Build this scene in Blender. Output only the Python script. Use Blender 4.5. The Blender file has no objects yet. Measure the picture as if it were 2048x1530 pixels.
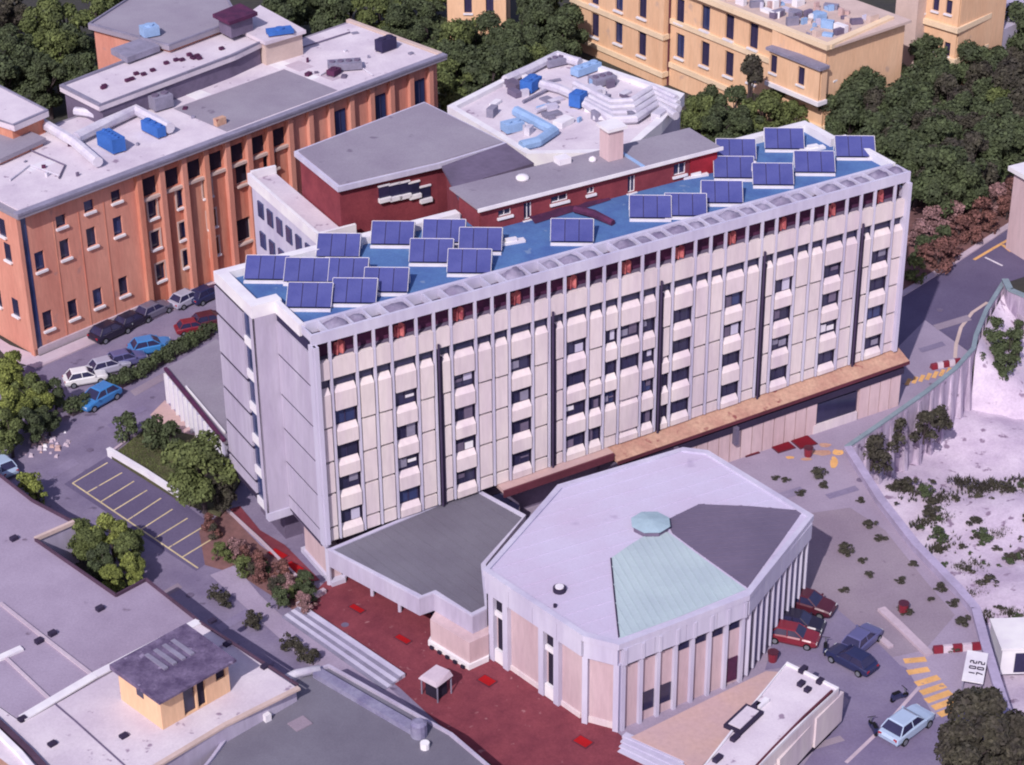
import bpy, bmesh, math, random
from mathutils import Vector, Matrix
from mathutils.geometry import tessellate_polygon
R = math.radians
rnd = random.Random(7)
sc = bpy.context.scene
col = sc.collection
# ------------------------------------------------------------------ camera
F, PITCH, ROLL = 4300.0, R(30), R(-0.6)          # focal length in photo pixels (2048 wide)
DIST = F / 21.0
fwd = Vector((0, math.cos(PITCH), -math.sin(PITCH)))
rgt = Vector((1, 0, 0)); upv = rgt.cross(fwd)
CAM = -fwd * DIST
cr, sr = math.cos(ROLL), math.sin(ROLL)
RX = rgt * cr + upv * sr; UY = -rgt * sr + upv * cr
cd = bpy.data.cameras.new('camera'); cam = bpy.data.objects.new('camera', cd); col.objects.link(cam)
cd.sensor_width = 36.0; cd.lens = F / 2048 * 36.0; cd.clip_start = 1; cd.clip_end = 3000
cam.matrix_world = Matrix((( RX.x, UY.x, -fwd.x, CAM.x), (RX.y, UY.y, -fwd.y, CAM.y), (RX.z, UY.z, -fwd.z, CAM.z), (0, 0, 0, 1)))
sc.camera = cam
# ------------------------------------------------------------------ sky and sun
SUN_AZ = (-0.34, -0.94)                          # horizontal direction towards the sun
SUN_EL = 41.0
w = bpy.data.worlds.new('World'); sc.world = w; w.use_nodes = True
nt = w.node_tree; nt.nodes.clear()
sky = nt.nodes.new('ShaderNodeTexSky'); sky.sky_type = 'NISHITA'; sky.sun_disc = False
sky.sun_elevation = R(SUN_EL); sky.sun_rotation = math.atan2(SUN_AZ[0], SUN_AZ[1])
tintn = nt.nodes.new('ShaderNodeMix'); tintn.data_type = 'RGBA'; tintn.blend_type = 'MULTIPLY'
tintn.inputs['Factor'].default_value = 1.0
tintn.inputs[7].default_value = (1.12, 0.86, 1.0, 1)
bg = nt.nodes.new('ShaderNodeBackground'); bg.inputs['Strength'].default_value = 0.15
wo = nt.nodes.new('ShaderNodeOutputWorld')
nt.links.new(sky.outputs[0], tintn.inputs[6]); nt.links.new(tintn.outputs[2], bg.inputs[0]); nt.links.new(bg.outputs[0], wo.inputs[0])
sd = bpy.data.lights.new('sun', 'SUN'); sun = bpy.data.objects.new('sun', sd); col.objects.link(sun)
sd.energy = 3.95; sd.angle = R(0.6); sd.color = (1.0, 0.90, 0.93)
ce = math.cos(R(SUN_EL)); n_ = math.hypot(*SUN_AZ)
sdir = Vector((SUN_AZ[0] / n_ * ce, SUN_AZ[1] / n_ * ce, math.sin(R(SUN_EL))))
sun.rotation_euler = sdir.to_track_quat('Z', 'Y').to_euler()
vs = sc.view_settings; vs.view_transform = 'Standard'; vs.look = 'None'; vs.gamma = 1.0; vs.exposure = 0.0; vs.use_curve_mapping = False
sc.render.engine = 'CYCLES'
sc.cycles.filter_width = 2.0                    # a lens a little softer than the default
# ------------------------------------------------------------------ helpers
def at(px, py, z=0.0):
    D = fwd * F + RX * (px - 1024) - UY * (py - 765)
    t = (z - CAM.z) / D.z
    return CAM + D * t
def ray(px, py): return fwd * F + RX * (px - 1024) - UY * (py - 765)
class Fr:
    def __init__(s, o, deg):
        s.o = Vector((o[0], o[1], 0)); a = R(deg); s.a = a
        s.x = Vector((math.cos(a), math.sin(a), 0)); s.y = Vector((-math.sin(a), math.cos(a), 0))
    def p(s, u, v, z): return s.o + s.x * u + s.y * v + Vector((0, 0, z))
    def uv(s, P):
        d = Vector(P) - s.o; return d.dot(s.x), d.dot(s.y)
    def hit(s, px, py, v=0.0):
        D = ray(px, py); t = (v - (CAM - s.o).dot(s.y)) / D.dot(s.y); P = CAM + D * t
        return (P - s.o).dot(s.x), P.z
    def hitu(s, px, py, u=0.0):
        D = ray(px, py); t = (u - (CAM - s.o).dot(s.x)) / D.dot(s.x); P = CAM + D * t
        return (P - s.o).dot(s.y), P.z
    def turned(s, u, v, deg):
        P = s.p(u, v, 0); return Fr((P.x, P.y), math.degrees(s.a) + deg)
W0 = Fr((0, 0), 0)
class MB:
    def __init__(s): s.v = []; s.f = []
    def face(s, pts):
        i = len(s.v); s.v += [tuple(p) for p in pts]; s.f.append(tuple(range(i, i + len(pts)))); return s
    def hexa(s, b, t):
        i = len(s.v); s.v += [tuple(p) for p in b] + [tuple(p) for p in t]; n = len(b)
        s.f.append(tuple(i + k for k in range(n - 1, -1, -1))); s.f.append(tuple(i + n + k for k in range(n)))
        for k in range(n):
            l = (k + 1) % n; s.f.append((i + k, i + l, i + n + l, i + n + k))
        return s
    def box(s, fr, u0, u1, v0, v1, z0, z1):
        c = ((u0, v0), (u1, v0), (u1, v1), (u0, v1))
        return s.hexa([fr.p(a, b, z0) for a, b in c], [fr.p(a, b, z1) for a, b in c])
    def sbox(s, fr, u0, u1, v0, v1, za0, za1, zb0, zb1):      # z limits differ at the two ends
        return s.hexa([fr.p(u0, v0, za0), fr.p(u1, v0, zb0), fr.p(u1, v1, zb0), fr.p(u0, v1, za0)],
                      [fr.p(u0, v0, za1), fr.p(u1, v0, zb1), fr.p(u1, v1, zb1), fr.p(u0, v1, za1)])
    def prism(s, pts, z0, z1):
        if area(pts) < 0: pts = pts[::-1]
        b = [Vector((p[0], p[1], z0)) for p in pts]; t = [Vector((p[0], p[1], z1)) for p in pts]
        i = len(s.v); n = len(pts); s.v += [tuple(p) for p in b + t]
        for tri in tessellate_polygon([b]):
            a, bb, c = tri
            cr_ = (b[bb] - b[a]).cross(b[c] - b[a]).z
            if cr_ < 0: a, c = c, a
            s.f.append((i + n + a, i + n + bb, i + n + c)); s.f.append((i + c, i + bb, i + a))
        for k in range(n):
            l = (k + 1) % n; s.f.append((i + k, i + l, i + n + l, i + n + k))
        return s
    def tube(s, path, r, n=8, cap=True):
        path = [Vector(p) for p in path]; i0 = len(s.v)
        for k, p in enumerate(path):
            a = path[max(k - 1, 0)]; b = path[min(k + 1, len(path) - 1)]; d = (b - a).normalized()
            ref = Vector((0, 0, 1)) if abs(d.z) < 0.9 else Vector((1, 0, 0))
            e1 = d.cross(ref).normalized(); e2 = e1.cross(d)
            rr = r[k] if isinstance(r, (list, tuple)) else r
            for j in range(n):
                t = 2 * math.pi * (j + .5) / n; s.v.append(tuple(p + e1 * (rr * math.cos(t)) + e2 * (rr * math.sin(t))))
        for k in range(len(path) - 1):
            for j in range(n):
                l = (j + 1) % n; a = i0 + k * n; s.f.append((a + j, a + n + j, a + n + l, a + l))
        if cap:
            s.f.append(tuple(i0 + j for j in range(n))); e = i0 + (len(path) - 1) * n; s.f.append(tuple(e + n - 1 - j for j in range(n)))
        return s
    def build(s, name, mat, parent=None, smooth=False, kind=None, off=None):
        me = bpy.data.meshes.new(name)
        o = off if off is not None else (parent_world(parent) if parent is not None else Vector((0, 0, 0)))
        me.from_pydata([(x - o.x, y - o.y, z - o.z) for x, y, z in s.v], [], s.f); me.update()
        if mat: me.materials.append(M[mat] if isinstance(mat, str) else mat)
        if smooth:
            for p in me.polygons: p.use_smooth = True
        ob = bpy.data.objects.new(name, me); col.objects.link(ob)
        if parent is not None: ob.parent = parent
        if kind: ob['kind'] = kind
        return ob
def area(p): return sum(p[i][0] * p[(i + 1) % len(p)][1] - p[(i + 1) % len(p)][0] * p[i][1] for i in range(len(p)))
def parent_world(o):
    v = Vector((0, 0, 0))
    while o is not None: v += o.location; o = o.parent
    return v
def thing(name, label, cat, loc=(0, 0, 0), rz=0.0, group=None):
    o = bpy.data.objects.new(name, None); col.objects.link(o); o.location = loc; o.rotation_euler = (0, 0, rz)
    o.empty_display_size = 0.5
    return tag(o, label, cat, group)
def tag(o, label, cat, group=None):
    o['label'] = label; o['category'] = cat
    if group: o['group'] = group
    return o
def struct(o): o['kind'] = 'structure'; return o
def copy_tree(o, parent=None):
    c = o.copy(); col.objects.link(c); c.parent = parent
    for ch in o.children: copy_tree(ch, c)
    return c
def inset(pts, d):
    c = Vector((sum(p[0] for p in pts) / len(pts), sum(p[1] for p in pts) / len(pts)))
    return [tuple(Vector(p) + (c - Vector(p)).normalized() * d) for p in pts]
def prismF(fr, pts, z0, z1): return MB().prism([tuple(fr.p(u, v, 0)[:2]) for u, v in pts], z0, z1)
def rimF(fr, pts, wd, z0, z1):
    inn = inset(pts, wd); mb = MB()
    for i in range(len(pts)):
        j = (i + 1) % len(pts)
        c = (pts[i], pts[j], inn[j], inn[i])
        mb.hexa([fr.p(a, b, z0) for a, b in c], [fr.p(a, b, z1) for a, b in c])
    return mb
def seams(poly, px_dir, step, m, parent, z):
    o = at(1300, 1150, z); d = at(1300 + px_dir[0], 1150 + px_dir[1], z) - o; d = Vector((d.x, d.y)).normalized(); n = Vector((-d.y, d.x))
    vs_ = [Vector(p) for p in poly]; offs = [p.dot(n) for p in vs_]; k = math.floor(min(offs) / step) + 1
    while k * step < max(offs):
        hits = []
        for a, b in zip(vs_, vs_[1:] + vs_[:1]):
            ta, tb = a.dot(n) - k * step, b.dot(n) - k * step
            if ta * tb < 0: hits.append(a + (b - a) * (ta / (ta - tb)))
        hits.sort(key=lambda h: h.dot(d))
        for a, b in zip(hits[::2], hits[1::2]):
            if (b - a).length > .5:
                f_ = Fr((a.x, a.y), math.degrees(math.atan2((b - a).y, (b - a).x))); MB().box(f_, .05, (b - a).length - .05, -.022, .022, z, z + .05).build('seam', m, parent)
        k += 1
# ------------------------------------------------------------------ materials
M = {}
LT = (1.0, 0.885, 0.985)                        # colour of the daylight, taken out of the surface colours
def lin(c): c /= 255.0; return c / 12.92 if c <= 0.04045 else ((c + 0.055) / 1.055) ** 2.4
def alb(rgb, k=0.86): return tuple(min(0.85, lin(c) * k / t) for c, t in zip(rgb, LT))
def mat(name, rgb, var=0.14, big=0.25, fine=3.0, rough=0.9, bump=0.12, streak=False, rgb2=None, metal=0.0, leaf=False, k=0.86, spots=None, spec=0.25):
    m = bpy.data.materials.new(name); m.use_nodes = True; N = m.node_tree.nodes; L = m.node_tree.links; N.clear()
    out = N.new('ShaderNodeOutputMaterial'); b = N.new('ShaderNodeBsdfPrincipled'); L.new(b.outputs[0], out.inputs[0])
    b.inputs['Roughness'].default_value = rough; b.inputs['Metallic'].default_value = metal
    b.inputs['Specular IOR Level'].default_value = spec
    c = alb(rgb, k); c2 = alb(rgb2, k) if rgb2 else tuple(x * (1 - var * 2.2) for x in c)
    tc = N.new('ShaderNodeTexCoord'); mp = N.new('ShaderNodeMapping'); L.new(tc.outputs['Object'], mp.inputs[0])
    oi = N.new('ShaderNodeObjectInfo'); 
    if streak: mp.inputs['Scale'].default_value = (1, 1, 0.18)
    n1 = N.new('ShaderNodeTexNoise'); n1.inputs['Scale'].default_value = big; n1.inputs['Detail'].default_value = 5; n1.inputs['Roughness'].default_value = 0.62
    n2 = N.new('ShaderNodeTexNoise'); n2.inputs['Scale'].default_value = fine; n2.inputs['Detail'].default_value = 4; n2.inputs['Roughness'].default_value = 0.7
    L.new(mp.outputs[0], n1.inputs[0]); L.new(mp.outputs[0], n2.inputs[0])
    r1 = N.new('ShaderNodeMapRange'); r1.inputs[1].default_value = 0.36; r1.inputs[2].default_value = 0.66; L.new(n1.outputs[0], r1.inputs[0])
    mx = N.new('ShaderNodeMix'); mx.data_type = 'RGBA'; L.new(r1.outputs[0], mx.inputs[0]); mx.inputs[6].default_value = (*c, 1); mx.inputs[7].default_value = (*c2, 1)
    r2 = N.new('ShaderNodeMapRange'); r2.inputs[1].default_value = 0.3; r2.inputs[2].default_value = 0.7; r2.inputs[3].default_value = 1 - var; r2.inputs[4].default_value = 1 + var * .7
    L.new(n2.outputs[0], r2.inputs[0])
    ra = N.new('ShaderNodeMath'); ra.operation = 'MULTIPLY_ADD'; ra.inputs[1].default_value = var * .7; ra.inputs[2].default_value = 1 - var * .35
    if leaf:
        ge = N.new('ShaderNodeNewGeometry'); L.new(ge.outputs['Random Per Island'], ra.inputs[0]); ra.inputs[1].default_value = 0.8; ra.inputs[2].default_value = 0.6
    else: L.new(oi.outputs['Random'], ra.inputs[0])
    mu = N.new('ShaderNodeMath'); mu.operation = 'MULTIPLY'; L.new(r2.outputs[0], mu.inputs[0]); L.new(ra.outputs[0], mu.inputs[1])
    sv = N.new('ShaderNodeVectorMath'); sv.operation = 'SCALE'; L.new(mx.outputs[2], sv.inputs[0]); L.new(mu.outputs[0], sv.inputs['Scale'])
    last = sv.outputs[0]
    if spots:
        n3 = N.new('ShaderNodeTexNoise'); n3.inputs['Scale'].default_value = spots[1]; n3.inputs['Detail'].default_value = 3; L.new(tc.outputs['Object'], n3.inputs[0])
        r3 = N.new('ShaderNodeMapRange'); r3.inputs[1].default_value = spots[2]; r3.inputs[2].default_value = spots[2] + 0.06; L.new(n3.outputs[0], r3.inputs[0])
        m3 = N.new('ShaderNodeMix'); m3.data_type = 'RGBA'; L.new(r3.outputs[0], m3.inputs[0]); L.new(last, m3.inputs[6]); m3.inputs[7].default_value = (*alb(spots[0], k), 1); last = m3.outputs[2]
    L.new(last, b.inputs['Base Color'])
    if bump:
        bp = N.new('ShaderNodeBump'); bp.inputs['Strength'].default_value = bump; bp.inputs['Distance'].default_value = 0.05; L.new(n2.outputs[0], bp.inputs['Height']); L.new(bp.outputs[0], b.inputs['Normal'])
    M[name] = m; return m
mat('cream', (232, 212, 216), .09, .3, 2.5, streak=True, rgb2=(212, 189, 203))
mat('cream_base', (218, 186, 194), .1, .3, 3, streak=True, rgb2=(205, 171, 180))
mat('pink_panel', (208, 178, 188), .1, .3, 3, streak=True, rgb2=(194, 162, 174))
mat('fin', (208, 197, 221), .06, .3, 2.5, streak=True, rgb2=(188, 175, 205))
mat('concrete', (194, 180, 204), .1, .3, 2.5, streak=True, rgb2=(176, 160, 188))
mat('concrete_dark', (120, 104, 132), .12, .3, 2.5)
mat('joint', (58, 47, 74), .1)
mat('white', (243, 232, 240), .05, .5, 4, rgb2=(226, 212, 228))
mat('white_roof', (228, 210, 224), .09, .22, 6.0, rgb2=(206, 186, 205), spots=((156, 132, 156), .9, .66))
mat('grey_roof', (160, 148, 165), .12, .16, 6.0, rgb2=(147, 133, 153), spots=((126, 112, 133), .5, .67))
mat('canopy_roof', (124, 117, 133), .12, .14, 7.0, rgb2=(111, 103, 120))
mat('blue_roof', (90, 122, 176), .15, .35, 6.0, rgb2=(76, 100, 161), spots=((118, 136, 178), .8, .66))
mat('solar', (86, 87, 150), .12, .6, 9.0, rough=.45, bump=0, rgb2=(75, 77, 141), spec=.35)
mat('maroon', (96, 46, 80), .2, .6, 3.0, rgb2=(70, 38, 70))
mat('curtain', (214, 120, 120), .2, 1.2, 4.0, rgb2=(120, 40, 62))
mat('tarp', (158, 146, 172), .12, .8, 3.0, rgb2=(120, 106, 136))
mat('glass', (54, 50, 84), .12, .3, 2, rough=.15, bump=0, spec=.55, rgb2=(42, 40, 68))
mat('glass_blue', (62, 70, 118), .15, .5, 2, rough=.15, bump=0, spec=.6)
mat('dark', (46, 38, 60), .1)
mat('red_brick', (144, 64, 74), .16, .5, 6.0, rgb2=(124, 52, 64))
mat('red_bright', (172, 44, 60), .14, .5, 5.0)
mat('pink', (222, 153, 138), .12, .3, 4.0, streak=True, rgb2=(207, 133, 120), spots=((192, 134, 128), .5, .66))
mat('red_stucco', (205, 119, 102), .14, .4, 4.0, streak=True, rgb2=(215, 151, 133))
mat('tan_trim', (214, 184, 181), .07, .4, 3.0)
mat('yellow', (238, 190, 160), .1, .3, 3.5, streak=True, rgb2=(230, 178, 147), spots=((208, 168, 152), .4, .66))
mat('yellow_trim', (244, 210, 184), .06, .4, 3.0)
mat('shutter', (58, 50, 86), .12, .6, 3)
mat('asphalt', (144, 129, 158), .13, .12, 5.0, rgb2=(122, 107, 141))
mat('asphalt_worn', (150, 134, 162), .13, .2, 5.0, rgb2=(126, 111, 142), spots=((106, 92, 118), .7, .66))
mat('asphalt_dark', (110, 97, 128), .14, .12, 5.0, rgb2=(96, 83, 114))
mat('lot', (170, 151, 176), .13, .14, 6.0, rgb2=(154, 135, 160), spots=((118, 99, 120), .55, .68))
mat('lot_brown', (160, 141, 158), .13, .14, 6.0, rgb2=(145, 125, 145), spots=((112, 93, 114), .6, .67))
mat('kerb', (206, 180, 198), .08, .5, 3)
mat('sidewalk', (206, 184, 200), .07, .3, 3, rgb2=(190, 167, 186))
mat('red_paving', (140, 66, 78), .18, .5, 6, rgb2=(120, 54, 68), spots=((164, 108, 115), 1.3, .67))
mat('red_plate', (176, 16, 26), .1)
mat('dark_red_plate', (122, 16, 36), .08)
mat('terrace', (196, 160, 166), .09, .3, 2.5, rgb2=(201, 163, 161))
mat('copper', (184, 134, 122), .22, .5, 3.0, rgb2=(204, 160, 142), rough=.8, spots=((140, 80, 80), .7, .62))
mat('rust', (104, 50, 66), .12)
mat('lilac_roof', (204, 190, 219), .07, .16, 7, rgb2=(200, 181, 210), bump=.05, spots=((184, 166, 197), .35, .66))
mat('verdigris', (186, 196, 206), .06, .25, 5, rgb2=(176, 185, 198), bump=.05)
mat('slate', (116, 102, 128), .06, .2, 4, rgb2=(106, 94, 120), bump=.06)
mat('lantern', (172, 190, 208), .08, .4, 4)
mat('louvre', (70, 66, 132), .15, .4, 3)  # infill between the louvres, their shading held in the colour
mat('soil', (88, 70, 84), .18, .2, 1.5, rgb2=(76, 62, 70))
mat('woods', (64, 60, 62), .2, .2, 1.5, rgb2=(70, 67, 60))
mat('red_soil', (140, 98, 98), .18, .3, 1.8, rgb2=(110, 80, 84))
mat('chalk', (222, 200, 222), .14, .25, 4.5, rgb2=(192, 168, 196), spots=((146, 121, 147), .9, .62), bump=.6)
mat('pit_wall', (208, 186, 210), .2, .9, 4.0, streak=True, rgb2=(152, 130, 160), spots=((126, 106, 132), 1.1, .66), bump=.6)
mat('parapet', (186, 168, 202), .1, .4, 3)
mat('parapet_green', (142, 152, 166), .1, .4, 3)
mat('grass', (98, 92, 68), .2, .3, 3, rgb2=(80, 76, 62))
mat('yellow_paint', (236, 208, 168), .12, .7, 6, spots=((150, 130, 140), 2.2, .63))
mat('orange_paint', (240, 178, 118), .1, .7, 6, spots=((150, 126, 140), 2.2, .66))
mat('white_paint', (234, 218, 232), .1, .7, 6)
mat('bark', (84, 70, 74), .2, 1, 5)
mat('leaf_dark', (84, 92, 64), .25, .5, 2, leaf=True, bump=0, rgb2=(65, 70, 54))
mat('leaf_mid', (106, 112, 68), .25, .5, 2, leaf=True, bump=0, rgb2=(82, 88, 57))
mat('leaf_light', (138, 142, 76), .25, .6, 2, leaf=True, bump=0, rgb2=(106, 110, 62))
mat('leaf_brown', (158, 118, 122), .25, .6, 2, leaf=True, bump=0, rgb2=(118, 88, 92))
mat('leaf_purple', (78, 73, 62), .25, .6, 2, leaf=True, bump=0, rgb2=(62, 55, 54))
mat('leaf_rust', (132, 88, 84), .25, .6, 2, leaf=True, bump=0, rgb2=(92, 64, 66))
mat('leaf_lilac', (160, 142, 176), .2, .6, 2, leaf=True, bump=0, rgb2=(120, 100, 150))
mat('duct', (220, 208, 224), .08, .6, 4, rough=.6, rgb2=(196, 182, 206))
mat('unit_blue', (66, 112, 196), .1, .6, 4)
mat('unit_grey', (150, 140, 166), .12, .6, 4)
mat('pale_blue', (156, 180, 226), .08, .6, 4)
mat('hut_roof', (88, 72, 104), .25, .9, 5, rgb2=(126, 108, 140), spots=((150, 132, 162), 1.4, .68))
mat('edge_dark', (92, 66, 88), .15)
mat('metal_edge', (152, 144, 172), .12, .6, 4, rough=.6, rgb2=(120, 110, 146))
mat('pipe_dark', (70, 56, 86), .12, .5, 4)
mat('rubber', (26, 24, 30), .1)
mat('rim', (170, 168, 180), .1, rough=.4, metal=.6)
mat('lamp_red', (170, 30, 40), .05, rough=.3)
mat('lamp_white', (230, 226, 232), .05, rough=.3)
for nm, c_ in dict(black=(40, 34, 56), blue=(66, 128, 196), violet=(98, 94, 142), red=(132, 40, 56), white=(238, 228, 236), silver=(176, 168, 192), maroon=(84, 34, 50), navy=(44, 46, 86), paleblue=(178, 190, 222), grey=(112, 104, 128)).items():
    mat('car_' + nm, c_, .03, .5, 3, rough=.28, bump=0, spec=.5)
# ------------------------------------------------------------------ main frame (facade direction)
H = 23.38
FM = Fr((-15.336, -33.056), 29.796)
LM = 58.44
muv = FM.uv
def mpt(px, py, z): return FM.uv(at(px, py, z))

# ================================================================== GROUND
PIT_Z = -6.0
pit_px = [(1692, 905), (1760, 1012), (1830, 1102), (1915, 1190), (1950, 1232), (1968, 1300), (1992, 1380), (2012, 1440), (2060, 1580), (2120, 1760), (2900, 1700), (3200, 900), (2500, 600), (2060, 612), (2014, 592), (2006, 574), (1972, 629), (1951, 680), (1946, 706), (1910, 746), (1793, 834)]
pit = [at(x, y, 0) for x, y in pit_px]; pit2 = [(p.x, p.y) for p in pit]
outer = [(-420, -140), (420, -140), (420, 620), (-420, 620)]
def sheet(name, loops, z, m, parent=None, kind='structure'):
    mb = MB(); vs_ = [Vector((x, y, z)) for lp in loops for x, y in lp]
    tris = tessellate_polygon([[Vector((x, y, 0)) for x, y in lp] for lp in loops])
    mb.v = [tuple(v) for v in vs_]
    for a, b, c in tris:
        if (vs_[b] - vs_[a]).cross(vs_[c] - vs_[a]).z < 0: b, c = c, b
        mb.f.append((a, b, c))
    o = mb.build(name, m, parent)
    if parent is None and kind: o['kind'] = kind
    return o
def patch(name, px, z, m, parent=None): return sheet(name, [[tuple(at(x, y, z)[:2]) for x, y in px]], z, m, parent)
sheet('ground', [outer, pit2], 0.0, 'woods')
patch('road', [(-500, 960), (-300, 870), (75, 722), (300, 618), (520, 505), (640, 470), (820, 700), (700, 900), (640, 1120), (800, 1300), (1010, 1600), (760, 1640), (430, 1300), (200, 1110), (0, 950), (-300, 1060)], 0.012, 'asphalt_worn')
patch('lot_pavement', [(900, 1120), (1000, 960), (1250, 880), (1795, 690), (1850, 640), (1944, 708), (1910, 744), (1791, 832), (1690, 903), (1758, 1012), (1828, 1102), (1912, 1190), (1946, 1232), (1964, 1300), (1988, 1380), (2006, 1440), (2050, 1580), (2080, 1700), (1200, 1700), (1180, 1500)], 0.012, 'lot')
patch('lot_pavement', [(1520, 1040), (1700, 1015), (1770, 1060), (1850, 1160), (1910, 1230), (1850, 1300), (1760, 1320), (1640, 1320), (1560, 1240)], 0.022, 'lot_brown')
patch('road', [(1802, 592), (2060, 424), (2200, 340), (2400, 440), (2010, 566), (1970, 624), (1948, 676), (1942, 706), (1850, 640), (1790, 700), (1760, 660)], 0.024, 'asphalt_dark')  # dark asphalt tone also holds the shading cast by the wood
patch('verge', [(1800, 470), (1830, 400), (2060, 250), (2200, 200), (2200, 338), (2060, 420), (1802, 588)], 0.018, 'red_soil')
patch('road', [(1560, 1230), (1640, 1190), (1760, 1290), (1800, 1330), (1960, 1400), (2020, 1500), (2040, 1640), (1560, 1660), (1600, 1540), (1700, 1400), (1600, 1330), (1530, 1340)], 0.030, 'asphalt')
# kerb along the right road
def strip(name, pts, wd, z0, z1, m, parent=None, kind=None):
    mb = MB()
    for a, b in zip(pts, pts[1:]):
        a = Vector((a[0], a[1], 0)); b = Vector((b[0], b[1], 0)); d = (b - a).normalized(); n = Vector((-d.y, d.x, 0)) * wd / 2; e = d * (wd * .0)
        mb.hexa([a - n - e + Vector((0, 0, z0)), b - n + e + Vector((0, 0, z0)), b + n + e + Vector((0, 0, z0)), a + n - e + Vector((0, 0, z0))],
                [a - n - e + Vector((0, 0, z1)), b - n + e + Vector((0, 0, z1)), b + n + e + Vector((0, 0, z1)), a + n - e + Vector((0, 0, z1))])
    o = mb.build(name, m, parent)
    if kind: o['kind'] = kind
    return o
def px_pts(px, z=0.0): return [tuple(at(x, y, z)[:2]) for x, y in px]
strip('kerb', px_pts([(1800, 592), (1900, 530), (2000, 464), (2200, 335)]), 0.7, 0, .16, 'kerb', kind='structure')
strip('kerb', px_pts([(108, 828), (215, 778), (325, 728)]), 0.35, 0, .15, 'kerb', kind='structure')
strip('kerb', px_pts([(70, 738), (180, 690), (300, 640), (420, 586), (520, 535)]), 0.35, 0, .15, 'kerb', kind='structure')
patch('pavement', [(-60, 640), (20, 720), (72, 736), (180, 688), (300, 638), (420, 584), (520, 533), (520, 515), (420, 566), (80, 712), (20, 690)], 0.10, 'sidewalk')
# excavated ground right of the lot
mb = MB(); n = 90
px0, px1 = 22.0, 112.0
for j in range(n + 1):
    for i in range(n + 1):
        x = px0 + (px1 - px0) * i / n; y = -95 + 150 * j / n
        z = PIT_Z + 0.35 * math.sin(x * .31 + 1.7 * math.sin(y * .23)) + 0.3 * math.sin(y * .41 + x * .17) + rnd.uniform(-.12, .12)
        mb.v.append((x, y, z))
for j in range(n):
    for i in range(n): a = j * (n + 1) + i; mb.f.append((a, a + 1, a + n + 2, a + n + 1))
struct(mb.build('chalk_ground', 'chalk', smooth=True))
# retaining walls of the pit
def wallrun(name, label, pts, z0, z1, th, m, cope_m, cw=0.5, butt=0):
    t = thing(name, label, 'wall', (pts[0][0], pts[0][1], z0))
    strip('wall_face', pts, th, z0, z1, m, t); strip('coping', pts, cw, z1 + .003, z1 + .14, cope_m, t)
    if butt:
        for a, b in zip(pts, pts[1:]):
            a = Vector((a[0], a[1], 0)); b = Vector((b[0], b[1], 0)); L_ = (b - a).length; d = (b - a) / L_; nn = Vector((d.y, -d.x, 0))
            k = max(1, int(L_ / butt))
            for q in range(k):
                c = a + d * (L_ * (q + .5) / k); f_ = Fr((c.x, c.y), math.degrees(math.atan2(d.y, d.x)))
                MB().hexa([f_.p(-.25, -.9, z0), f_.p(.25, -.9, z0), f_.p(.25, 0, z0), f_.p(-.25, 0, z0)], [f_.p(-.25, -.25, z1 - .3), f_.p(.25, -.25, z1 - .3), f_.p(.25, 0, z1 - .3), f_.p(-.25, 0, z1 - .3)]).build('buttress', m, t)
    return t
A_ = px_pts([(1692, 903), (1793, 833), (1850, 793), (1910, 745), (1946, 705), (1951, 679), (1972, 628), (2006, 573)])
wallrun('retaining_wall', 'tall stained lilac retaining wall below the road edge, right of the long building', A_, PIT_Z - .6, 0.4, .4, 'pit_wall', 'parapet_green', .45, 1.7)
B_ = px_pts([(1694, 908), (1760, 1012), (1830, 1102), (1915, 1190), (1950, 1232), (1968, 1300), (1992, 1380), (2012, 1440), (2060, 1580)])
wallrun('parapet_wall', 'long pale parapet wall curving down between the grey lot and white quarry ground', B_, PIT_Z - .6, 0.7, .45, 'parapet', 'parapet', .75)
C_ = px_pts([(2008, 575), (2018, 596), (2060, 614), (2300, 640)])
wallrun('parapet_wall', 'short blue grey parapet wall at the right edge, above the white quarry', C_, PIT_Z - .6, 0.9, .5, 'pit_wall', 'parapet_green', .7)

# rubble bank at the head of the pit and low scrub on the chalk
bk = MB(); up = px_pts([(1946, 714), (1948, 706), (1953, 680), (1974, 630), (2008, 576), (2022, 598), (2062, 616), (2300, 642)])
nb_ = 10
for i, (x, y) in enumerate(up):
    for j in range(nb_ + 1):
        t_ = j / nb_; ox, oy = (9.5 * t_, -3.5 * t_) if i < 5 else (3 * t_, -10 * t_)
        bk.v.append((x + .3 + ox + rnd.uniform(-.2, .2), y - .1 + oy + rnd.uniform(-.2, .2), -.25 - 6.2 * t_ ** .8 * (0 if i == 0 else 1) - (6.2 if i == 0 else 0) + rnd.uniform(-.22, .22) * (j > 0)))
for i in range(len(up) - 1):
    for j in range(nb_): a = i * (nb_ + 1) + j; bk.f.append((a, a + 1, a + nb_ + 2, a + nb_ + 1))
struct(bk.build('chalk_bank', 'chalk', smooth=True))
# ================================================================== MAIN BUILDING
T = thing('long_building', 'long cream slab building with vertical fins and a blue roof full of solar panels', 'building', FM.p(0, 0, 0))
def g(i, u):           # storey line heights (slight fall towards the left)
    a = (19.05, 14.78, 11.59, 8.61, 5.44, 4.05)[i]; b = (19.19, 15.06, 12.27, 9.39, 6.31, 5.3)[i]
    return a + (b - a) * u / LM
GW = LM / 11
fins = []
for k in range(11):
    fins += [k * GW, k * GW + GW * .285, k * GW + GW * .705]
fins.append(LM)
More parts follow.
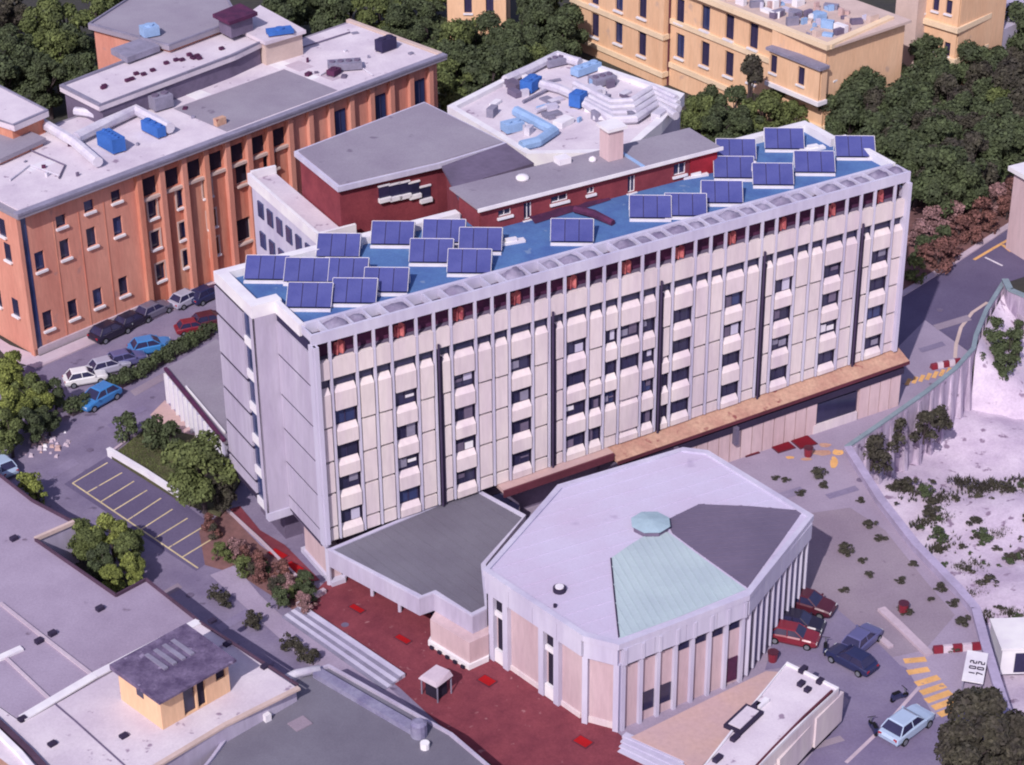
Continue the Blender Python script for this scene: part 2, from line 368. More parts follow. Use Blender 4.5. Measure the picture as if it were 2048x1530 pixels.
# body
body = [FM.p(u, v, 0) for u, v in ((0.25, .47), (LM - .25, .47), (LM - .25, 9.4), (57.3, 9.4), (57.3, 14.0), (-1.8, 14.0), (-1.8, 6.9), (.25, 6.9))]
MB().prism([(p.x, p.y) for p in body], 4.0, 20.7).build('wall', 'joint', T)  # concrete body coloured dark so the gaps between panels read as shade
body2 = [FM.p(u, v, 0) for u, v in ((0.25, 1.05), (LM - .25, 1.05), (LM - .25, 9.4), (57.3, 9.4), (57.3, 14.0), (-1.8, 14.0), (-1.8, 6.9), (.25, 6.9))]
MB().prism([(p.x, p.y) for p in body2], 20.72, 22.5).build('wall', 'maroon', T)
base = [FM.p(u, v, 0) for u, v in ((1.6, 1.6), (LM - .9, 1.6), (LM - .9, 13.0), (0.0, 13.0), (0, 8.0), (1.6, 8.0))]
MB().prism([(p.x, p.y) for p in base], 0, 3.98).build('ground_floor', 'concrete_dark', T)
roofp = [FM.p(u, v, 0) for u, v in ((.3, 2.3), (LM - .3, 2.3), (LM - .3, 9.2), (57.1, 9.2), (57.1, 13.7), (-1.6, 13.7), (-1.6, 7.0), (.3, 7.0))]
MB().prism([(p.x, p.y) for p in roofp], 22.5, 22.62).build('roof', 'blue_roof', T)
# parapets
def par(u0, u1, v0, v1, z0, z1, m='white', nm='parapet'): return MB().box(FM, u0, u1, v0, v1, z0, z1).build(nm, m, T)
par(-2.0, -1.05, 7.75, 13.35, 22.3, H); par(-2.0, .62, 6.7, 7.74, 22.3, H + .02); par(0, .45, 2.2, 6.69, 22.3, H - .02)
par(-2.0, 20.4, 13.36, 14.2, 22.3, H - .1); par(45.2, 57.5, 13.36, 14.2, 22.3, H - .1)
par(56.75, 57.5, 9.3, 13.35, 22.3, H); par(57.51, 58.5, 8.5, 9.45, 22.3, H + .02); par(58.05, 58.5, 2.2, 8.49, 22.3, H - .02)
par(57.51, 58.5, 8.9, 9.4, 19, 22.29, 'concrete', 'end_wall')
par(20.41, 45.19, 13.7, 14.2, 22.3, 22.95)
# front trough of the roof: two beams and ribs
MB().box(FM, 0, LM, 0, .25, 22.45, H).build('front_beam', 'fin', T)
MB().box(FM, 0.46, LM - .46, 1.9, 2.25, 22.45, H + .04).build('rear_beam', 'fin', T)
for k, u in enumerate(fins):
    uu = min(max(u, .13), LM - .13)
    MB().box(FM, uu - .08, uu + .08, .255, 1.895, 22.7, H - .02).build('rib', 'fin', T)
# tarps and domes in the trough, dark sheets for the shade in open bays
for k in range(33):
    u0, u1 = fins[k] + .09, fins[k + 1] - .09; q = k % 3
    full = (q == 1) or (k > 9 and rnd.random() < .7) or (q == 2 and rnd.random() < .6)
    mb = MB(); nu, nv = 6, 5; hgt = (.75 if q == 1 else .5) * rnd.uniform(.8, 1.2) if full else .02; zb = 22.98 if full else 22.5
    for j in range(nv + 1):
        for i in range(nu + 1):
            a, b = i / nu, j / nv
            mb.v.append(tuple(FM.p(u0 + (u1 - u0) * a, 0.26 + 1.63 * b, zb + hgt * math.sin(math.pi * a) ** .7 * math.sin(math.pi * (b * .8 + .1)) * rnd.uniform(.7, 1.15))))
    for j in range(nv):
        for i in range(nu): a = j * (nu + 1) + i; mb.f.append((a, a + 1, a + nu + 2, a + nu + 1))
    mb.build('cover_or_dark_bay', 'tarp' if full else 'glass', T, smooth=True)
# top gallery: railing panels, curtains
for k in range(33):
    u0, u1 = fins[k], fins[k + 1]
    MB().box(FM, u0 + .125, u1 - .125, -.02, .4, 19.15, 20.78).build('parapet_panel', 'cream', T)
    if k % 3 == 1:
        uc = (u0 + u1) / 2
        mb = MB(); nn = 7
        for j in range(nn + 1):
            uu = uc - .6 + 1.1 * j / nn; vv = .62 + .18 * math.sin(j * 2.1)
            mb.v.append(tuple(FM.p(uu, vv, 20.8))); mb.v.append(tuple(FM.p(uu + .12, vv + .2, 21.5 + .45 * math.sin(math.pi * j / nn))))
        for j in range(nn): mb.f.append((2 * j, 2 * j + 2, 2 * j + 3, 2 * j + 1))
        mb.build('curtain', 'curtain', T, smooth=True)
MB().box(FM, .26, LM - .26, .41, 1.04, 20.6, 20.715).build('gallery_floor', 'concrete_dark', T)
MB().box(FM, .26, LM - .26, .40, .468, 18.2, 19.14).build('window_band', 'glass', T)
# fins
for k, u in enumerate(fins):
    wv = .13 if 0 < k < 33 else .24
    uu = min(max(u, wv), LM - wv)
    zb = g(5, u) + .15
    d = .4 if k in (0, 33) else .07
    if k in (0, 33): MB().box(FM, uu - wv * .75, uu + wv * .75, -d, 0.46, zb, 22.44).build('fin', 'fin', T)
    else:
        MB().box(FM, uu - .085, uu + .085, -d, .2, zb, 20.77).build('fin', 'fin', T)
        MB().box(FM, uu - .1, uu + .1, -.03, .2, 20.775, 22.44).build('gallery_post', 'fin', T)
for gk in (2, 4, 6, 8, 10):
    u = gk * GW + .26
    MB().tube([FM.p(u, -.16, 19.6), FM.p(u, -.16, g(5, u))], .11, 8).build('downpipe', 'pipe_dark', T)
    MB().box(FM, u + .13, u + .4, -.05, 0.46, g(5, u), 18.25).build('groove_shade', 'joint', T)  # dark strip painted for the shade inside the recess
# panels / windows
special = {15: (0, 1, 2), 17: (0, 1, 2, 3), 14: (2, 3), 18: (2, 3)}      # narrow bays that carry windows: index = g*3+q
def slot(u, i): return g(i, u) - .12, g(i, u) + 1.42
for k in range(33):
    u0, u1 = fins[k] + .2, fins[k + 1] - .2; q = k % 3
    if (k % 6 == 0) and k > 0: u0 += .42
    wins = {0, 1, 2, 3} if q == 1 else set(special.get(k, ()))
    if k == 16: wins = {0, 1}
    um = (u0 + u1) / 2
    top = lambda u, i: 18.25 if i == 0 else g(i, u) - .1
    # tiers between line i and i+1
    cuts = []
    zt = 18.25
    for i in range(1, 5):
        if (i - 1) in wins:
            lo_, hi_ = slot(um, i)
            cuts.append((i, True))
        else: cuts.append((i, False))
    upper_open = False
    for i, iswin in cuts + [(5, None)]:
        tl = (18.25, 18.25) if i == 1 else ((g(i - 1, u0) - .1, g(i - 1, u1) - .1))
        if iswin: bl = (g(i, u0) + 1.42, g(i, u1) + 1.42)
        elif iswin is False: bl = (g(i, u0) + .14, g(i, u1) + .14)
        else: bl = (g(5, u0) + .16, g(5, u1) + .16)
        slopes = q == 1 or i == 1 or (i > 1 and (i - 2) in wins)
        if (q == 1 and k != 16) or (k == 16 and i < 4) or slopes or iswin:
            # sloped head panel: outer face stands proud
            o_ = -.1; hs = min(.42, (tl[0] - bl[0]) * .55)
            prof = [(o_, 0), (o_, 1), (.5, 2)]
            mb = MB()
            P_ = lambda u, v, z: FM.p(u, v, z)
            b = [P_(u0, o_, bl[0]), P_(u1, o_, bl[1]), P_(u1, 0.46, bl[1]), P_(u0, 0.46, bl[0])]
            m_ = [P_(u0, o_, tl[0] - hs), P_(u1, o_, tl[1] - hs), P_(u1, 0.46, tl[1] - hs), P_(u0, 0.46, tl[0] - hs)]
            t_ = [P_(u0, .3, tl[0]), P_(u1, .3, tl[1]), P_(u1, 0.46, tl[1]), P_(u0, 0.46, tl[0])]
            mb.v = [tuple(p) for p in b + m_ + t_]
            mb.f = [(3, 2, 1, 0), (0, 1, 5, 4), (4, 5, 9, 8), (8, 9, 10, 11), (1, 2, 6, 5), (5, 6, 10, 9), (3, 0, 4, 7), (7, 4, 8, 11)]
            mb.build('spandrel_panel', 'cream', T)
        else:
            MB().sbox(FM, u0, u1, .0, 0.46, bl[0], tl[0], bl[1], tl[1]).build('wall_panel', 'cream', T)
        if iswin:
            lo0, lo1 = g(i, u0) - .1, g(i, u1) - .1
            wf = MB()
            for a, b in ((u0, u0 + .09), (u1 - .09, u1), (um - .05, um + .05)):
                wf.sbox(FM, a, b, .36, .41, lo0 + (lo1 - lo0) * (a - u0) / (u1 - u0), lo0 + 1.5, lo0, lo0 + 1.5)
            wf.sbox(FM, u0, u1, .36, .41, lo0 - .02, lo0 + .06, lo1 - .02, lo1 + .06)
            wo_ = wf.build('window', 'shutter', T)
            MB().sbox(FM, u0, u1, .415, .455, lo0, bl[0], lo1, bl[1]).build('pane', 'glass' if rnd.random() < .9 else 'glass_blue', wo_)
            for (xa, xb) in ((u0 + .1, um - .06), (um + .06, u1 - .1)):
                if rnd.random() < .38 and xb - xa > .2: MB().box(FM, xa, xb, .3, .35, lo0 + rnd.choice((.1, .3, .6)), lo0 + rnd.uniform(.7, 1.4)).build('blind', rnd.choice(['white', 'fin', 'unit_grey', 'concrete_dark', 'concrete_dark']), wo_)
# left end: grooved panels on both parts of the end wall, strip of windows, smooth return wall
EJ = [(21.55, 18.7), (18.5, 15.0), (14.8, 11.8), (11.6, 8.6), (8.4, 5.3), (5.1, 4.0)]
for (a, b) in EJ:
    MB().box(FM, -.02, .25, .48, 6.7, b, a).build('end_panel', 'concrete', T)
    MB().box(FM, -2.02, -1.8, 8.7, 14.18, b + .9, a + .72 if a < 21 else 21.95).build('end_panel', 'concrete', T)
for (a, b) in EJ:
    MB().box(FM, .04, .2, .49, 6.69, b - .3, b).build('joint', 'joint', T)
    MB().box(FM, -1.96, -1.815, 8.71, 14.1, b + .62, b + .9).build('joint', 'joint', T)
MB().box(FM, -1.93, -1.81, 8.71, 14.1, 22.0, 22.29).build('joint', 'joint', T)
MB().box(FM, .1, .25, .48, 6.7, 21.6, 22.3).build('band', 'shutter', T)
MB().box(FM, -2.0, .25, 6.71, 6.9, 4.0, 22.29).build('return_wall', 'concrete', T)
MB().box(FM, -2.02, -1.81, 6.71, 7.25, 4.0, 22.29).build('pier', 'concrete', T)
MB().box(FM, -.1, .24, -.3, .47, 4.0, 22.44).build('corner_pier', 'fin', T)
for i in range(6):
    z = 19.6 - 3.05 * i
    w_ = MB().box(FM, -2.0, -1.82, 7.27, 8.68, z - .35, z + .35).build('balcony', 'white', T)
    MB().box(FM, -1.84, -1.805, 7.27, 8.68, z + .36, z + 2.6).build('pane', 'glass_blue', w_)
MB().box(FM, -1.95, .9, 6.6, 7.2, 3.2, 3.98).build('ring_beam', 'fin', T)
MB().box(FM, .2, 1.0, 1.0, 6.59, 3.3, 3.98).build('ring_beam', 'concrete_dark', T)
MB().box(FM, .55, 1.5, .3, 5.2, .25, 3.2).build('entrance_block', 'cream_base', T)
MB().box(FM, .3, 1.55, -.4, 5.6, 0, .45).build('plinth', 'fin', T)
MB().tube([FM.p(.3, .1, 0), FM.p(.3, .1, 4.0)], .22, 8).build('pillar', 'fin', T)
# right end wall panels
for (a, b) in EJ:
    MB().box(FM, LM - .24, LM + .02, .76, 9.4, b, a).build('end_panel', 'concrete', T)
# orange ledge and base wall along the right half
u0 = 27.2
ld = MB(); zl = lambda u: g(5, u) + .15
ld.hexa([FM.p(u0, -1.45, zl(u0) - .9), FM.p(LM + .6, -1.45, zl(LM) - .9), FM.p(LM + .6, 0.46, zl(LM) - .9), FM.p(u0, 0.46, zl(u0) - .9)],
        [FM.p(u0, -1.45, zl(u0) - .7), FM.p(LM + .6, -1.45, zl(LM) - .7), FM.p(LM + .6, 0.46, zl(LM)), FM.p(u0, 0.46, zl(u0))])
ld.build('ledge', 'copper', T)
MB().sbox(FM, u0, LM + .62, -1.53, -1.46, zl(u0) - 1.05, zl(u0) - .74, zl(LM) - 1.05, zl(LM) - .74).build('ledge_edge', 'rust', T)
MB().sbox(FM, u0 - .5, LM + .2, -1.35, -.9, zl(u0) - 2.0, zl(u0) - 1.35, zl(LM) - 2.0, zl(LM) - 1.35).build('beam', 'joint', T)
nb = 26
for i in range(nb):
    a = u0 + (LM - u0) * i / nb; b = u0 + (LM - u0) * (i + 1) / nb
    uc = (a + b) / 2
    if 48.5 < uc < 53.6:
        if a < 49.8:
            MB().box(FM, 48.55, 53.4, -1.1, -.9, .9, 3.0).build('window', 'glass', T)
            MB().box(FM, 48.5, 53.5, -1.3, -.9, 0, .89).build('sill_wall', 'cream', T)
        continue
    MB().sbox(FM, a + .05, b - .05, -1.25, -.9, 0, zl(a) - 2.02, 0, zl(b) - 2.02).build('base_panel', 'cream_base', T)
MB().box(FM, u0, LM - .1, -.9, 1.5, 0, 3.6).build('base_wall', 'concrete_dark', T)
for u in (33.3, 39.6): MB().box(FM, u - .2, u + .2, -1.75, -1.3, zl(u) - 3.1, zl(u) - 1.36).build('bracket', 'slate', T)
MB().sbox(FM, 16.2, 27.1, -.9, 0.46, g(5, 16.2) - .25, g(5, 16.2) + .1, g(5, 27) - .25, g(5, 27) + .1).build('ledge', 'terrace', T)
MB().sbox(FM, 16.2, 27.1, -1.1, -.91, g(5, 16.2) - .6, g(5, 16.2) + .05, g(5, 27) - .6, g(5, 27) + .05).build('ledge_edge', 'rust', T)

# ---- penthouse on the roof
PT = thing('rooftop_penthouse', 'long dark red penthouse with grey roof standing on the back of the blue roof', 'penthouse', FM.p(20.7, 10.3, 22.62))
def wall_holes(fr, u0, u1, z0, z1, v, holes, depth=.25):
    us = sorted(set([u0, u1] + [h[0] for h in holes] + [h[1] for h in holes])); zs = sorted(set([z0, z1] + [h[2] for h in holes] + [h[3] for h in holes]))
    mb = MB()
    for i in range(len(us) - 1):
        for j in range(len(zs) - 1):
            uc, zc = (us[i] + us[i + 1]) / 2, (zs[j] + zs[j + 1]) / 2
            if us[i + 1] - us[i] < 1e-6 or zs[j + 1] - zs[j] < 1e-6: continue
            if any(h[0] < uc < h[1] and h[2] < zc < h[3] for h in holes): continue
            mb.face([fr.p(us[i], v, zs[j]), fr.p(us[i + 1], v, zs[j]), fr.p(us[i + 1], v, zs[j + 1]), fr.p(us[i], v, zs[j + 1])])
    for a, b, c, d in holes:
        q = [(a, c), (b, c), (b, d), (a, d)]
        for m in range(4):
            (ua, za), (ub, zb) = q[m], q[(m + 1) % 4]
            mb.face([fr.p(ub, v, zb), fr.p(ua, v, za), fr.p(ua, v + depth, za), fr.p(ub, v + depth, zb)])
    return mb
def window(fr, u0, u1, z0, z1, v, parent, depth=.25, fm='white', pm='glass', sill='white', bar=True, sillw=.22):
    t = .07; mb = MB()
    for a, b, c, d in ((u0, u0 + t, z0, z1), (u1 - t, u1, z0, z1), (u0 + t, u1 - t, z1 - t, z1), (u0 + t, u1 - t, z0, z0 + t)): mb.box(fr, a, b, v + depth - .09, v + depth - .015, c, d)
    if bar: um = (u0 + u1) / 2; mb.box(fr, um - .03, um + .03, v + depth - .085, v + depth - .02, z0 + t, z1 - t)
    wn = mb.build('window', fm, parent)
    MB().face([fr.p(u0, v + depth - .01, z0), fr.p(u1, v + depth - .01, z0), fr.p(u1, v + depth - .01, z1), fr.p(u0, v + depth - .01, z1)]).build('pane', pm, wn)
    if sill: MB().box(fr, u0 - .12, u1 + .12, v - sillw, v + .05, z0 - .22, z0 - .01).build('sill', sill, wn)
    return wn
hz = [(a, a + wd, 23.6, 24.2) for a, wd in ((22.4, 1.3), (27.6, 1.7), (31.2, .8))] + [(24.9, 25.7, 22.7, 24.3), (35.4, 36.2, 22.7, 24.3), (40.2, 41.5, 23.2, 24.3)]
wall_holes(FM, 20.7, 44.6, 22.63, 24.85, 10.3, hz).build('wall', 'red_brick', PT)
for a, b, c, d in hz: window(FM, a, b, c, d, 10.3, PT, fm='white', sillw=.18)
MB().box(FM, 20.71, 44.59, 10.56, 14.1, 22.63, 24.84).build('wall', 'red_brick', PT)
MB().box(FM, 44.3, 44.75, 10.2, 14.1, 22.63, 24.8).build('end_wall', 'red_bright', PT)
MB().box(FM, 41.9, 44.6, 10.18, 10.29, 22.63, 24.8).build('wall_panel', 'red_bright', PT)
rp = MB().box(FM, 20.3, 45.0, 9.9, 15.0, 24.86, 25.05).build('roof', 'grey_roof', PT)
MB().box(FM, 20.2, 45.1, 9.78, 9.9, 24.8, 25.12).build('gutter', 'white', PT)
MB().box(FM, 36.6, 36.9, 9.9, 15.0, 25.053, 25.16).build('roof_seam', 'pale_blue', PT)
sl_ = [tuple(at(x, y, 24.0)[:2]) for x, y in ((884, 332), (1012, 286), (1068, 326), (968, 356), (920, 400))]
MB().prism(sl_, 23.7, 24.0).build('low_roof', 'concrete_dark', PT); MB().prism(inset(sl_, .4), 10, 23.69).build('wall', 'red_brick', PT)
for (px, py, r_) in ((1045, 357, .6), (1185, 321, .35)):
    p = at(px, py, 25.1); mb = MB(); 
    mb.tube([(p.x, p.y, 25.06), (p.x, p.y, 25.25), (p.x, p.y, 25.4), (p.x, p.y, 25.5)], [r_, r_, r_ * .7, .05], 12).build('roof_vent', 'white', PT, smooth=True)
p = FM.uv(at(1125, 320, 25.3)); MB().box(FM, p[0] - .6, p[0] + .6, p[1] - .5, p[1] + .5, 25.06, 25.6).build('roof_hatch', 'white', PT)
CH = thing('roof_chimney', 'stout pale square chimney with flat white cap on the red penthouse', 'chimney', FM.p(36.0, 13.6, 25.06))
cu, cv = FM.uv(at(1228, 318, 25.06))
MB().box(FM, cu - .75, cu + .75, cv - .3, cv + 1.2, 25.06, 27.9).build('shaft', 'cream_base', CH)
MB().box(FM, cu - 1.0, cu + 1.0, cv - .55, cv + 1.45, 27.91, 28.2).build('cap', 'white', CH)
# dark flue pipe; dark sheet standing in for the shadow on the blue roof
a, b = at(1068, 425, 22.9), at(1100, 445, 22.9)
tp = MB()
for i in range(9):
    for j in range(4):
        q0 = FM.uv(at(1070 + i * 19, 447 - i * 6, 22.7)); P_ = FM.p(q0[0], q0[1] + j * .75, 22.68 + (.35 if j in (1, 2) else 0) * rnd.uniform(.5, 1.2)); tp.v.append(tuple(P_))
for i in range(8):
    for j in range(3): a_ = i * 4 + j; tp.f.append((a_, a_ + 4, a_ + 5, a_ + 1))
tag(tp.build('roof_shadow_sheet', 'maroon', smooth=True), 'dark purple sheet standing in for the shadow along the red penthouse foot', 'shadow')
tag(MB().tube([at(1150, 418, 23.0), at(1188, 428, 23.0), at(1226, 446, 22.85)], [.35, .38, .3], 8).build('flue_pipe', 'maroon'), 'dark flue pipe lying across the blue roof below the penthouse', 'pipe')
# ---- solar arrays
def solar_proto():
    t = thing('solar_array', 'x', 'solar panel', group='solar arrays on the blue roof')
    f_ = Fr((0, 0), 0); wd, ln, tl = 3.55, 2.3, R(28)
    def pp(x, s_, h_): return Vector((x, s_ * math.cos(tl) - h_ * math.sin(tl), .28 + s_ * math.sin(tl) + h_ * math.cos(tl)))
    for i in range(3):
        x0, x1 = wd * i / 3 + .03, wd * (i + 1) / 3 - .03
        MB().hexa([pp(x0, 0, 0), pp(x1, 0, 0), pp(x1, ln, 0), pp(x0, ln, 0)], [pp(x0, 0, .05), pp(x1, 0, .05), pp(x1, ln, .05), pp(x0, ln, .05)]).build('module', 'solar', t)
    MB().hexa([pp(.01, .01, -.05), pp(wd - .01, .01, -.05), pp(wd - .01, ln - .01, -.05), pp(.01, ln - .01, -.05)], [pp(.01, .01, -.02), pp(wd - .01, .01, -.02), pp(wd - .01, ln - .01, -.02), pp(.01, ln - .01, -.02)]).build('backing', 'joint', t)
    MB().hexa([pp(0, ln, -.04), pp(wd, ln, -.04), pp(wd, ln + .04, -.04), pp(0, ln + .04, -.04)], [pp(0, ln, .07), pp(wd, ln, .07), pp(wd, ln + .04, .07), pp(0, ln + .04, .07)]).build('rail', 'white', t)
    MB().box(f_, 0, wd, -.35, -.08, 0.02, .2).build('ballast_beam', 'white', t)
    for x in (-.03, wd):
        mb = MB(); mb.tube([pp(x + .03, ln, 0), (x + .03, ln * math.cos(tl), .02)], .05, 5); mb.hexa([pp(x, 0, -.05), pp(x + .035, 0, -.05), pp(x + .035, ln, -.05), pp(x, ln, -.05)], [pp(x, 0, .06), pp(x + .035, 0, .06), pp(x + .035, ln, .06), pp(x, ln, .06)])
        mb.build('frame_leg', 'white', t)
    return t
arr_px = [(488, 557), (567, 562), (646, 562), (572, 613), (632, 512), (741, 487), (844, 483), (917, 500), (818, 523), (894, 544), (726, 582), (1101, 482), (1259, 434), (1403, 404), (1428, 354), (1433, 318), (1506, 368), (1530, 296), (1590, 343), (1672, 312), (1330, 430), (662, 604)]
arr_px.sort()
ordn = 'first second third fourth fifth sixth seventh eighth ninth tenth eleventh twelfth thirteenth fourteenth fifteenth sixteenth seventeenth eighteenth nineteenth twentieth twenty-first twenty-second'.split()
sp = solar_proto()
for i, (x, y) in enumerate(arr_px):
    o = sp if i == 0 else copy_tree(sp)
    p = at(x, y, 22.62 + .3); o.location = (p.x, p.y, 22.62); o.rotation_euler = (0, 0, R(-2.5))
    o['label'] = 'tilted dark blue solar array, %s from the left along the blue roof' % ordn[i]
for i, (px, py) in enumerate(((1022, 485), (1390, 352), (1625, 298))):
    p = at(px, py, 22.7)
    mb = MB(); mb.box(Fr((p.x, p.y), 20), -1.2, 1.2, -.3, .3, 22.63, 22.85); mb.box(Fr((p.x, p.y), 20), -.5, .5, -.2, .2, 22.85, 23.1)
    tag(mb.build('ballast_block', 'white'), ('low white ballast block on the blue roof, left of the penthouse foot', 'low white ballast block near the middle of the right hand solar arrays', 'low white ballast block between the far right solar arrays')[i], 'block')

# ================================================================== THEATRE, PALE BLOCK, WHITE ROOFED BLOCK behind
TH = thing('red_theatre', 'dark red brick hall with large grey flat roof behind the blue roof', 'building', FM.p(15, 27, 0))
thp = [(15.2, 26.6), (25.5, 26.4), (33.0, 27.2), (31.1, 40.0), (15.2, 35.8)]
MB().prism([tuple(FM.p(u, v, 0)[:2]) for u, v in [(15.6, 27.1), (25.4, 26.95), (32.5, 27.7), (30.7, 39.4), (15.6, 35.4)]], 0, 21.19).build('wall', 'red_brick', TH)
MB().prism([tuple(FM.p(u, v, 0)[:2]) for u, v in thp], 21.2, 21.7).build('cornice', 'fin', TH)
MB().prism([tuple(FM.p(u, v, 0)[:2]) for u, v in [(15.5, 26.9), (25.5, 26.7), (32.7, 27.5), (30.9, 39.6), (15.5, 35.5)]], 21.71, 21.8).build('roof', 'grey_roof', TH)
fth = FM
for i, (px, py) in enumerate(((768, 387), (789, 384), (808, 380), (828, 380), (850, 388))):
    u, z = FM.hit(px, py, 26.95)
    wn = MB().box(FM, u - .52, u + .52, 26.85, 27.12, z - .35, z + .75).build('window', 'glass', TH)
    MB().box(FM, u - .6, u + .6, 26.6, 27.0, z - .75, z - .36).build('sill', 'white', wn)
    MB().box(FM, u - .6, u + .6, 26.8, 27.0, z + .76, z + .9).build('lintel', 'white', wn)
PB = thing('pale_annex', 'pale grey annex with white roof edge beside the left wall of the red hall', 'building', FM.p(12.7, 26, 0))
MB().prism([tuple(FM.p(u, v, 0)[:2]) for u, v in ((12.9, 26.2), (16.4, 26.2), (16.4, 27.0), (15.5, 27.0), (15.5, 43), (12.9, 41))], 0, 17.2).build('wall', 'fin', PB)
MB().prism([tuple(FM.p(u, v, 0)[:2]) for u, v in ((12.95, 26.25), (16.3, 26.25), (16.3, 26.95), (15.45, 27.0), (15.45, 42.9), (12.95, 40.9))], 17.21, 17.4).build('roof', 'white_roof', PB)
MB().box(FM, 12.6, 12.94, 26.0, 41.2, 16.9, 18.0).build('parapet', 'white', PB); MB().box(FM, 12.95, 16.5, 25.9, 26.2, 16.6, 18.0).build('parapet', 'white', PB)
MB().box(FM, 12.95, 15.5, 40.9, 41.2, 17.41, 18.2).build('parapet', 'white', PB)
for v in (28.5, 30.6, 32.7, 34.8, 36.9, 39.0):
    for z in (15.0, 11.8, 8.6, 5.4):
        wn = MB().box(FM, 12.72, 12.89, v - .55, v + .55, z - .8, z + .8).build('window', 'glass_blue', PB)
WB = thing('white_roof_block', 'white flat roofed block crowded with ducts, between red hall and yellow hospital', 'building', FM.p(37, 30, 0))
wbp = [(36.8, 46), (54.2, 53.2), (59.1, 36.2), (53.2, 31.4), (46, 26.9), (37.6, 31.6)]
prismF(FM, inset(wbp, .4), 0, 16.99).build('wall', 'concrete', WB)
prismF(FM, inset(wbp, .2), 17.0, 17.4).build('roof', 'white_roof', WB)
rimF(FM, wbp, .9, 16.6, 17.9).build('parapet', 'white', WB)
u0_, z0_ = FM.uv(at(1290, 275, 17))
MB().box(Fr(FM.p(49.5, 27.5, 0)[:2], 29.8 + 38), -.5, 5.5, -.4, .3, 13.0, 15.6).build('window_band', 'glass', WB)
# ducts and machines on that roof
def duct(name, label, px, z, r_, m='duct', n_=8, dips=None):
    pts = [at(x, y, z) for x, y in px]
    t = MB().tube(pts, r_, n_); o = t.build(name, m, smooth=False); 
    return tag(o, label, 'duct')
duct('air_duct', 'uppermost of the four parallel wavy white ducts on the white roof', [(1150, 168), (1222, 205), (1262, 203), (1305, 176), (1352, 198)], 18.0, .42)
duct('air_duct', 'second from the top of the four parallel wavy white ducts', [(1150, 180), (1222, 217), (1265, 214), (1308, 187), (1356, 208)], 18.0, .42)
duct('air_duct', 'third from the top of the four parallel wavy white ducts', [(1158, 194), (1224, 228), (1268, 226), (1312, 198), (1358, 218)], 18.0, .42)
duct('air_duct', 'lowest of the four parallel wavy white ducts, nearest the red penthouse', [(1170, 208), (1228, 240), (1270, 238), (1316, 209), (1352, 232)], 18.0, .45)
duct('air_duct', 'long white duct slanting from the left blue unit across the white roof', [(1082, 168), (1120, 178), (1160, 196)], 18.0, .5)
duct('air_duct', 'pale blue elbow duct on the front left of the white roof', [(1032, 222), (1085, 250), (1108, 262), (1075, 284), (1042, 292)], 17.9, .55, 'pale_blue')
duct('air_duct', 'white duct along the back left edge of the white roof', [(1010, 160), (1060, 138), (1112, 112), (1160, 125)], 18.0, .5)
for i in range(34):
    a_, b_ = rnd.random(), rnd.random(); px_, py_ = 960 + a_ * 330 + b_ * 40, 235 - a_ * 60 + (b_ - .5) * 120
    p = at(px_, py_, 17.42); q_ = FM.uv(p)
    if not (39 < q_[0] < 56 and 31 < q_[1] < 49): continue
    w_ = rnd.uniform(.25, 1.1); MB().box(Fr((p.x, p.y), rnd.choice((30, 60, 120)) + rnd.uniform(-8, 8)), -w_, w_, -w_ * rnd.uniform(.25, .7), w_ * .5, 17.41, 17.5 + rnd.uniform(.1, .9)).build('roof_box', rnd.choice(['duct', 'duct', 'white', 'unit_grey', 'fin', 'concrete_dark', 'pale_blue']), WB)
for i in range(7):
    x0, y0 = rnd.uniform(1000, 1200), rnd.uniform(150, 260); p0, p1 = at(x0, y0, 17.7), at(x0 + rnd.uniform(20, 70), y0 + rnd.uniform(-25, 30), 17.7)
    if 38 < FM.uv(p0)[0] < 56 and 38 < FM.uv(p1)[0] < 56 and FM.uv(p0)[1] > 31 and FM.uv(p1)[1] > 31: MB().tube([p0, p1], rnd.uniform(.1, .28), 7).build('roof_pipe', rnd.choice(['duct', 'unit_grey']), WB)
def machine(label, px, py, z, a, b, h_, m, deg, n_fin=4, cat='machine', name='cooling_unit'):
    p = at(px, py, z); t = thing(name, label, cat, p, R(deg)); f_ = Fr((0, 0), 0)
    MB().box(f_, -a / 2, a / 2, -b / 2, b / 2, .15, h_).build('housing', m, t, off=Vector((0, 0, 0)))
    for s_ in (-1, 1): MB().box(f_, -a / 2, a / 2, s_ * b * .35 - .08, s_ * b * .35 + .08, 0, .149).build('skid', 'concrete_dark', t, off=Vector((0, 0, 0)))
    for i in range(n_fin):
        x = -a / 2 + a * (i + .5) / n_fin; MB().tube([(x, 0, h_ + .001), (x, 0, h_ + .16)], min(a / n_fin, b) * .36, 10).build('fan', m if m != 'unit_grey' else 'concrete_dark', t, off=Vector((0, 0, 0)))
    return t
machine('bright blue cooling unit near the back left of the white roof', 1062, 180, 17.42, 2.2, 1.4, 1.3, 'unit_blue', 60, 2)
machine('long light blue unit near the far edge of the white roof', 1172, 146, 17.42, 3.4, 1.2, .9, 'pale_blue', 42, 3)
machine('dark blue cooling unit at the bend of the ducts on the white roof', 1156, 212, 17.42, 1.6, 1.3, 1.5, 'unit_blue', 60, 1)
machine('grey machine among the pipes at the middle of the white roof', 1205, 168, 17.42, 2.6, 1.6, .9, 'unit_grey', 30, 3)
machine('small violet blue machine behind the grey hall roof corner', 1025, 262, 17.42, 2.0, 1.4, 1.0, 'pale_blue', 30, 2)
machine('grey machine near the far left corner of the white roof', 1110, 130, 17.42, 2.4, 1.5, .8, 'unit_grey', 30, 3)

